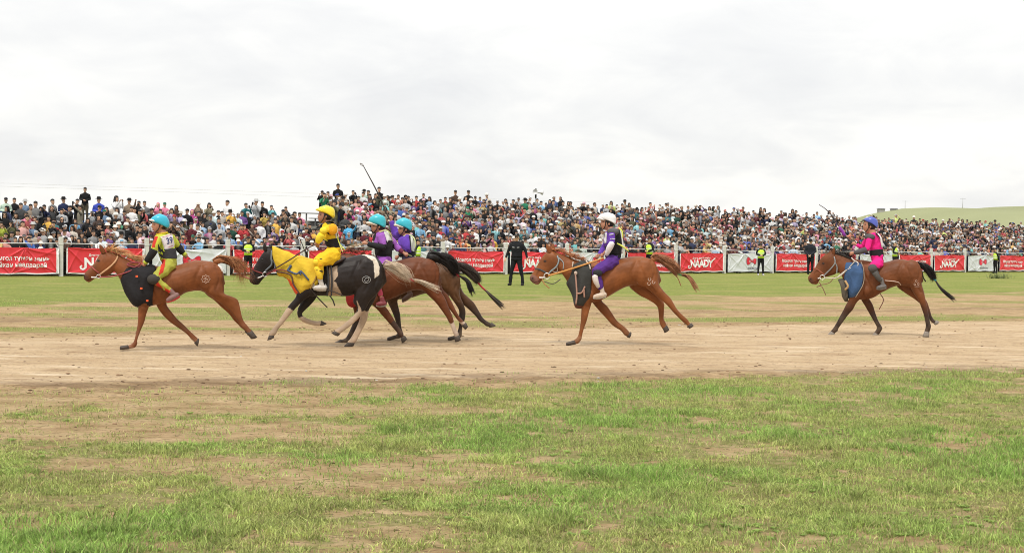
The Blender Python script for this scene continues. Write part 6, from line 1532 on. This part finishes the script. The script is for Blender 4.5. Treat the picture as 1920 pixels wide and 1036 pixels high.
def riders():
    F = H[1][0]
    S = dict(head=[(532, 102, 622, 100, .062), (521, 122, 622, 122, .070), (517, 145, 612, 148, .072), (520, 165, 600, 170, .064), (526, 182, 585, 188, .050), (534, 196, 568, 200, .030)], neck=[(550, 182, 602, 176, .045), (562, 215, 625, 205, .055)], nose=(515, 160), lips=(523, 180), ear=(584, 152), eye=(534, 146, 0), hair=(590, 140, 42),
        helmet=[(545, 80, 590, 78, .045), (520, 95, 616, 92, .082), (510, 112, 630, 115, .096), (515, 126, 636, 138, .098), (550, 140, 634, 160, .090), (590, 152, 622, 170, .07)], helmcol=(.03, .40, .55), visor=[(498, 110, 500, 120, .04), (525, 108, 528, 130, .075), (556, 118, 558, 138, .085)], visorcol=(.75, .75, .72), strap=[(572, 140), (562, 175), (540, 198)],
        torso=[(548, 208, 622, 200, .085), (532, 228, 662, 212, .125), (538, 262, 676, 252, .135), (552, 312, 676, 302, .125), (562, 352, 682, 350, .115), (568, 388, 686, 386, .12)], pelvis=[(566, 372, 686, 380, .135), (590, 412, 690, 425, .13)],
        arms=[[(565, 236, -.15), (528, 322, -.21), (478, 398, -.15)], [(645, 232, .14), (694, 296, .20), (728, 338, .20)]], legs=both([(645, 405, -.12), (540, 508, -.275), (640, 592, -.262), (616, 655, -.28), (694, 612, -.26)]),
        jacket=YG, jzones=[([(534, 225), (556, 225), (540, 300), (518, 300)], RDc), ([(545, 195), (625, 190), (622, 205), (555, 214)], RDc), ([(562, 270), (560, 320), (582, 320)], BLK)], sleeve=(.25, .1), trousers=(.36, .36, .06), tzones=[([(590, 368), (612, 368), (592, 465), (562, 485), (572, 440)], RDc), ([(555, 520), (600, 590), (570, 600), (540, 540)], RDc), ([(596, 560), (660, 590), (640, 620), (610, 600)], RDc)], shoe=(.20, .11, .10), sole=(.5, .04, .05), leglen=1.02,
        extra=[('tube', 'elbow_guard', [(533, 315, -.21), (512, 350, -.2), (484, 390, -.165)], [.058, .054, .044], BLK), ('tube', 'elbow_guard', [(690, 290, .2), (710, 318, .2), (726, 336, .2)], [.055, .05, .042], BLK), ('ell', 'knee_pad', (530, 512, -.29), (.095, .07, .075), (.05, .045, .04)), ('ell', 'knee_pad', (535, 512, .29), (.095, .07, .075), (.05, .045, .04)),
               ('loft', 'back_protector', [(556, 312, 680, 302, .135), (560, 345, 686, 342, .13), (570, 374, 688, 376, .13)], (.045, .045, .05)), ('tube', 'glove_cuff', [(484, 390, -.16), (470, 404, -.15)], .034, YG), ('tube', 'glove_cuff', [(728, 338, .2), (742, 350, .2)], .034, YG),
               ('line', 'strap', [(585, 232), (592, 300), (605, 325), (668, 300)], .008, (.60, .75, .06)), ('line', 'strap', [(566, 330), (590, 345), (580, 330)], .012, (.60, .75, .06)), ('line', 'collar', [(548, 212), (580, 208), (622, 200)], .014, (.55, .40, .02))])
    e, patch, text_on, A, surf = rider(F, (630, 400, 0), 'rider number 39 in teal helmet and yellow green suit on the leading chestnut', S)
    b = patch('number_bib', [(574, 228), (652, 203), (672, 292), (603, 318)], (.66, .62, .66), .009)
    text_on('number', 'n39', '39', [(612, 236), (652, 224), (660, 268), (620, 280)], 1, (.03, .04, .14), b)
    text_on('bib_lettering', 'btop', 'НААДАМ', [(582, 229), (642, 210), (644, 217), (584, 236)], 1, (.50, .10, .14), b)
    text_on('bib_lettering', 'bbot', 'морин', [(622, 296), (660, 284), (661, 290), (623, 303)], 1, (.50, .10, .14), b)
    whip(F, [(706, 200, .2), (722, 262, .2), (736, 350, .2)], [.006, .007, .009], 'thin tan whip in the rear hand of rider 39', (.30, .17, .09))
    # 2 yellow
    F = H[2][0]; Y = (.72, .48, .02)
    S = dict(head=[(548, 88, 625, 90, .062), (542, 108, 622, 112, .070), (540, 128, 612, 132, .070), (543, 145, 598, 150, .058), (550, 160, 585, 165, .036)], neck=[(568, 145, 615, 140, .045), (580, 172, 630, 165, .055)], nose=(538, 128), lips=(545, 147), ear=(592, 122), eye=(556, 114, 0), hair=(596, 112, 40), skin=(.32, .15, .095),
        helmet=[(576, 54, 608, 54, .045), (550, 62, 636, 66, .082), (538, 76, 648, 86, .096), (545, 88, 650, 108, .098), (575, 98, 648, 124, .090), (606, 110, 640, 134, .07)], helmcol=(.78, .62, .03), visor=[(524, 76, 528, 84, .04), (542, 70, 548, 92, .075), (570, 84, 572, 100, .085)], strap=[(582, 108), (574, 140), (556, 162)],
        torso=[(572, 164, 628, 156, .085), (562, 186, 658, 176, .125), (560, 222, 668, 214, .135), (572, 262, 674, 256, .125), (586, 300, 684, 300, .115), (600, 328, 692, 332, .12)], pelvis=[(596, 318, 690, 328, .135), (604, 360, 692, 378, .13)],
        arms=[[(628, 198, -.15), (576, 214, -.22), (540, 284, -.18)], [(615, 192, .15), (570, 225, .2), (548, 290, .12)]], legs=both([(650, 368, -.12), (548, 418, -.285), (550, 540, -.27), (512, 584, -.28), (590, 584, -.27)]),
        jacket=Y, jzones=[([(580, 285), (700, 270), (700, 330), (590, 330)], BLK), ([(620, 150), (655, 170), (640, 180), (600, 165)], BLK), ([(590, 228), (640, 228), (660, 240), (610, 244)], BLK)], sleeve=(.9, .9), trousers=(.74, .46, .02), leg_r=[.13, .125, .10, .062, .052], shoe=(.50, .46, .42), boot=.05,
        extra=[('ell', 'shoulder_pad', (634, 206, -.2), (.075, .05, .085), (.72, .34, .02)), ('ell', 'elbow_pad', (574, 214, -.25), (.055, .04, .05), (.82, .62, .05)), ('tube', 'forearm_guard', [(566, 236, -.23), (548, 268, -.21), (536, 292, -.19)], [.05, .056, .036], (.78, .60, .04)),
               ('loft', 'back_protector', [(578, 276, 680, 262, .13), (592, 312, 690, 312, .128), (602, 326, 692, 328, .125)], BLK), ('ell', 'knee_pad', (530, 418, -.32), (.05, .05, .055), (.80, .56, .04)), ('ell', 'knee_pad', (556, 432, -.34), (.04, .03, .04), (.72, .34, .02)), ('ell', 'knee_pad', (534, 418, .32), (.05, .05, .055), (.80, .56, .04)),
               ('tube', 'shin_guard', [(530, 450, -.31), (545, 490, -.31), (556, 525, -.3)], [.045, .05, .035], (.80, .55, .04)), ('tube', 'shin_strap', [(520, 400, -.33), (566, 402, -.35), (560, 440, -.34)], .012, BLK), ('tube', 'shin_strap', [(530, 470, -.35), (572, 480, -.34)], .010, BLK),
               ('line', 'strap', [(560, 250), (600, 280), (660, 268), (668, 250)], .009, (.62, .70, .10)), ('tube', 'strap', [(668, 265, -.14), (680, 300, -.15), (715, 340, -.14)], .008, (.62, .70, .12)), ('tube', 'strap', [(672, 280, -.14), (690, 330, -.15), (700, 352, -.14)], .008, (.70, .72, .30))])
    e, patch, text_on, A, surf = rider(F, (650, 380, 0), 'rider all in yellow with yellow helmet on the pinto', S)
    patch('number_bib', [(650, 182), (668, 190), (674, 262), (656, 272)], (.62, .58, .55), .009, 4, 8)
    patch('collar', [(585, 156), (635, 150), (648, 172), (600, 172)], (.05, .05, .03), .009, 6, 4)
    whip(F, [(420, 262, -.15), (440, 310, -.16), (462, 372, -.17)], .007, 'short black whip hanging before the yellow rider', (.02, .02, .02))
    # 3 purple, teal helmet
    F = H[3][0]
    S = dict(head=[(350, 128, 430, 126, .062), (345, 148, 428, 150, .070), (343, 166, 418, 170, .068), (348, 182, 402, 188, .054), (355, 196, 388, 201, .034)], neck=[(372, 180, 422, 172, .045), (385, 208, 440, 195, .055)], nose=(342, 166), lips=(349, 184), ear=(398, 160), eye=(360, 156, 0), hair=(402, 150, 40),
        helmet=[(364, 80, 402, 78, .045), (338, 94, 430, 92, .084), (326, 114, 440, 114, .098), (334, 132, 442, 138, .100), (372, 142, 440, 158, .092), (405, 152, 434, 168, .07)], helmcol=(.035, .42, .50), visor=[(310, 128, 312, 144, .045), (336, 126, 342, 150, .08), (378, 142, 384, 158, .10)], visorcol=(.62, .52, .42), strap=[(388, 146), (378, 180), (358, 198)],
        torso=[(382, 192, 440, 182, .085), (356, 214, 466, 202, .125), (354, 252, 482, 246, .135), (362, 305, 480, 306, .125), (366, 345, 482, 352, .12), (372, 372, 486, 378, .12)], pelvis=[(368, 352, 486, 362, .14), (385, 388, 486, 398, .13)],
        arms=[[(405, 222, -.15), (425, 292, -.20), (316, 274, -.20)], [(455, 232, .14), (508, 290, .16), (560, 335, .10)]], legs=both([(430, 388, -.12), (372, 468, -.27), (412, 640, -.25), (378, 680, -.26), (440, 672, -.25)]),
        jacket=(.30, .10, .42), jzones=[([(352, 275), (500, 275), (500, 400), (340, 400)], BLK), ([(340, 205), (380, 195), (362, 260), (340, 260)], BLK)], sleeve=(.12, .55), sleeve_r=[.068, .07, .062, .05], trousers=(.30, .09, .42), tzones=[([(350, 540), (460, 540), (460, 700), (340, 700)], (.40, .06, .10))], shoe=(.2, .04, .05),
        extra=[('tube', 'forearm_guard', [(432, 298, -.21), (390, 292, -.21), (322, 276, -.2)], [.055, .050, .040], BLK), ('tube', 'plaid_sleeve', [(500, 282, .16), (530, 312, .14), (556, 332, .11)], [.045, .042, .032], (.16, .03, .06)),
               ('loft', 'vest', [(356, 262, 486, 250, .142), (362, 305, 486, 306, .134), (366, 345, 484, 350, .128)], (.022, .02, .022))])
    e, patch, text_on, A, surf = rider(F, (430, 390, 0), 'rider in purple with teal helmet and white bib on the bay beside the pinto', S)
    patch('number_bib', [(425, 186), (462, 196), (492, 256), (450, 262)], (.62, .62, .60), .010)
    g = Geo(); g.tube([tuple(surf(u, v, .012)) for u, v in ((400, 196), (440, 184), (468, 204), (485, 252))], .009, 6, sub=3); link('vest_piping', g.mesh('vest_piping', col=(.60, .68, .30)), M_CLOTH(), e)
    for P in ([(180, 296, -.2), (240, 282, -.2), (300, 268, -.2)], [(175, 306, -.18), (240, 290, -.2), (296, 276, -.2)]): free_line(F, H[3][1], 'reins', P, .007, (.42, .30, .18))
    # 4 darker purple behind
    F = H[4][0]
    S = dict(head=[(532, 150, 602, 148, .062), (526, 168, 602, 170, .070), (523, 185, 594, 190, .066), (528, 200, 580, 206, .052), (536, 213, 568, 217, .034)], neck=[(548, 200, 598, 192, .045), (560, 225, 612, 215, .055)], nose=(523, 186), lips=(530, 203), ear=(576, 180), eye=(540, 176, 0), hair=(580, 172, 38),
        helmet=[(542, 104, 578, 103, .045), (518, 116, 604, 116, .082), (506, 134, 616, 138, .096), (516, 150, 618, 160, .098), (552, 160, 616, 178, .090), (582, 172, 610, 188, .07)], helmcol=(.035, .42, .52), visor=[(495, 142, 497, 156, .045), (518, 142, 522, 164, .08), (556, 156, 560, 174, .10)], visorcol=(.62, .54, .46), strap=[(566, 164), (556, 196), (538, 215)],
        torso=[(552, 218, 606, 208, .085), (526, 240, 628, 226, .125), (522, 280, 642, 272, .135), (534, 325, 642, 325, .125), (542, 365, 642, 370, .12)], pelvis=[(540, 352, 642, 362, .14), (555, 392, 645, 402, .13)],
        arms=[[(572, 250, -.15), (580, 312, -.22), (528, 356, -.18)], [(545, 232, .14), (502, 196, .20), (478, 118, .20)]], legs=both([(600, 388, -.12), (520, 460, -.28), (592, 588, -.25), (552, 655, -.27), (616, 606, -.25)]),
        jacket=(.12, .05, .36), jzones=[([(540, 330), (650, 330), (650, 400), (530, 400)], BLK), ([(595, 215), (645, 235), (655, 330), (612, 330)], BLK)], sleeve=(.3, .95), sleeve_r=[.075, .08, .068, .045], trousers=(.06, .05, .09), shoe=(.10, .06, .045), sole=(.25, .2, .16), boot=.05,
        extra=[('tube', 'glove', [(576, 320, -.22), (550, 340, -.2), (532, 352, -.185)], [.05, .044, .036], BLK)])
    e, patch, text_on, A, surf = rider(F, (600, 395, 0), 'farther rider in dark purple with teal helmet, rear arm raised with a long stick', S)
    patch('vest_panel', [(606, 218), (632, 235), (640, 330), (612, 320)], (.55, .57, .52), .010)
    for P in ([(560, 222), (606, 216), (634, 245), (640, 300)], [(560, 330), (600, 352), (640, 360)]): g = Geo(); g.tube([tuple(surf(u, v, .012)) for u, v in P], .009, 6, sub=3); link('vest_piping', g.mesh('vest_piping', col=(.62, .70, .34)), M_CLOTH(), e)
    whip(F, [(482, 130, .2), (446, 70, .2), (385, -70, .2), (290, -248, .2)], [.012, .013, .012, .007], 'long dark stick raised high above the crowd by the farther purple rider', (.045, .04, .035), ([(292, -246, .2), (284, -258, .2), (268, -264, .2), (276, -252, .2), (292, -246, .2)], .006, (.2, .18, .16)))
    # 5 white helmet
    F = H[5][0]; PU = (.085, .03, .20)
    S = dict(head=[(550, 108, 632, 108, .062), (544, 128, 630, 130, .070), (541, 148, 618, 152, .070), (546, 166, 604, 172, .058), (554, 182, 590, 188, .036)], neck=[(572, 165, 625, 158, .045), (588, 198, 640, 185, .055)], nose=(540, 146), lips=(547, 166), ear=(600, 145), eye=(560, 134, 0), hair=(598, 132, 42), skin=(.46, .22, .14),
        helmet=[(568, 70, 606, 70, .045), (540, 80, 632, 80, .084), (526, 96, 646, 100, .098), (534, 110, 648, 122, .100), (575, 118, 647, 140, .094), (612, 130, 642, 151, .07)], helmcol=(.72, .72, .73), visor=[(514, 108, 516, 116, .04), (532, 98, 536, 120, .078), (566, 112, 568, 126, .09)], strap=[(575, 124), (572, 160), (560, 184)],
        torso=[(590, 185, 642, 172, .085), (566, 208, 678, 192, .125), (560, 252, 690, 240, .135), (566, 305, 690, 300, .125), (575, 345, 684, 352, .115), (580, 375, 684, 382, .12)], pelvis=[(560, 362, 682, 366, .135), (580, 398, 684, 408, .13)],
        arms=[[(622, 212, -.16), (612, 292, -.22), (562, 352, -.15)], [(610, 210, .15), (560, 320, .2), (530, 362, .1)]], legs=both([(640, 394, -.12), (512, 478, -.285), (545, 596, -.262), (492, 652, -.28), (578, 634, -.26)]),
        jacket=(.13, .05, .36), jzones=[([(640, 170), (700, 190), (700, 400), (575, 400), (570, 300), (640, 290)], BLK)], sleeve=(.7, .9), trousers=PU, leg_r=[.105, .10, .085, .06, .052], shoe=(.52, .42, .33), sole=(.5, .5, .48), leglen=1.0,
        extra=[('ell', 'shoulder_pad', (628, 200, -.15), (.095, .07, .06), (.10, .10, .105)), ('tube', 'arm_guard', [(622, 276, -.27), (604, 310, -.26), (580, 362, -.20)], [.042, .050, .030], (.70, .66, .68)), ('loft', 'back_protector', [(600, 262, 694, 246, .14), (580, 305, 692, 300, .134), (580, 355, 686, 358, .126)], BLK),
               ('tube', 'shin_guard', [(500, 506, -.35), (508, 545, -.34), (526, 585, -.31)], [.045, .042, .026], (.66, .60, .56)), ('ell', 'knee_pad', (520, 486, -.32), (.075, .05, .06), (.03, .03, .032)), ('line', 'sleeve_stripe', [(602, 222), (625, 218), (648, 222)], .008, (.6, .6, .65)), ('line', 'sleeve_stripe', [(592, 262), (612, 250), (640, 252)], .008, (.6, .6, .65)),
               ('tube', 'ribbon', [(655, 282, -.15), (690, 300, -.16), (735, 335, -.14)], [.010, .013, .008], (.62, .68, .12)), ('tube', 'ribbon', [(668, 176, -.12), (690, 200, -.14), (692, 250, -.13)], [.012, .012, .010], (.62, .68, .14)), ('tube', 'bib_edge', [(680, 190, -.13), (694, 280, -.13), (690, 350, -.12)], .012, (.6, .6, .62))])
    e, patch, text_on, A, surf = rider(F, (640, 400, 0), 'rider in purple trousers and white helmet on the chestnut right of centre', S)
    patch('number_bib', [(562, 212), (584, 206), (580, 278), (562, 282)], (.62, .62, .64), .010, 5, 8)
    # 6 pink
    F = H[6][0]; PK = (.72, .02, .22)
    S = dict(head=[(462, 130, 545, 128, .062), (456, 150, 542, 152, .070), (453, 172, 532, 176, .070), (458, 192, 518, 198, .058), (466, 210, 502, 217, .036)], neck=[(484, 195, 535, 186, .045), (492, 225, 550, 212, .055)], nose=(452, 172), lips=(459, 193), ear=(508, 172), eye=(470, 160, 0), hair=(508, 158, 44),
        helmet=[(490, 104, 528, 104, .045), (466, 112, 550, 116, .082), (454, 124, 560, 136, .096), (468, 134, 562, 154, .098), (500, 142, 560, 172, .092), (530, 156, 554, 182, .07)], helmcol=(.07, .10, .42), visor=[(444, 124, 446, 132, .035), (462, 118, 466, 134, .07), (490, 126, 494, 140, .08)], visorcol=(.03, .03, .05), strap=[(498, 148), (490, 185), (470, 212)],
        torso=[(495, 222, 550, 212, .085), (468, 242, 580, 230, .125), (478, 285, 590, 276, .135), (496, 335, 596, 330, .12), (500, 380, 600, 380, .12)], pelvis=[(500, 372, 600, 376, .135), (512, 418, 602, 432, .125)],
        arms=[[(500, 255, -.16), (482, 332, -.21), (388, 360, -.16)], [(495, 250, .14), (448, 318, .20), (402, 300, .22)]], legs=both([(570, 425, -.12), (520, 470, -.275), (584, 566, -.255), (552, 612, -.27), (618, 598, -.25)]),
        jacket=PK, sleeve=(.15, .85), trousers=PK, tzones=[([(480, 478), (560, 462), (640, 540), (640, 640), (480, 640)], (.07, .065, .06))], leg_r=[.105, .10, .075, .058, .045], shoe=(.12, .11, .105), sole=(.2, .19, .18), boot=.06,
        extra=[('ell', 'shoulder_pad', (502, 246, -.16), (.095, .07, .06), (.09, .085, .09)), ('tube', 'forearm_guard', [(480, 336, -.215), (440, 348, -.2), (394, 360, -.165)], [.056, .050, .040], (.09, .085, .09)), ('ell', 'knee_pad', (522, 470, -.31), (.08, .06, .075), (.08, .075, .075)), ('tube', 'shin_guard', [(535, 500, -.30), (560, 535, -.29), (580, 560, -.27)], [.05, .048, .036], (.085, .08, .075)),
               ('loft', 'back_protector', [(498, 342, 598, 332, .13), (498, 362, 602, 360, .13), (502, 384, 604, 386, .13)], BLK), ('tube', 'bib_edge', [(560, 222, -.12), (582, 260, -.135), (592, 320, -.13)], [.016, .02, .014], (.62, .60, .60)), ('tube', 'side_strap', [(545, 218, -.12), (575, 250, -.14), (590, 300, -.135)], .012, BLK)])
    e, patch, text_on, A, surf = rider(F, (570, 430, 0), 'rider in bright pink with blue helmet and grey pads on the last horse', S)
    whip(F, [(398, 300, .24), (330, 245, .28), (250, 120, .28), (190, 50, .28), (138, 14, .28)], [.016, .014, .010, .008, .006], 'dark whip with purple sleeve swung back by the pink rider', (.035, .025, .03), ([(322, 236, .27), (300, 200, .27), (282, 178, .27)], .030, (.22, .03, .30)))
riders()
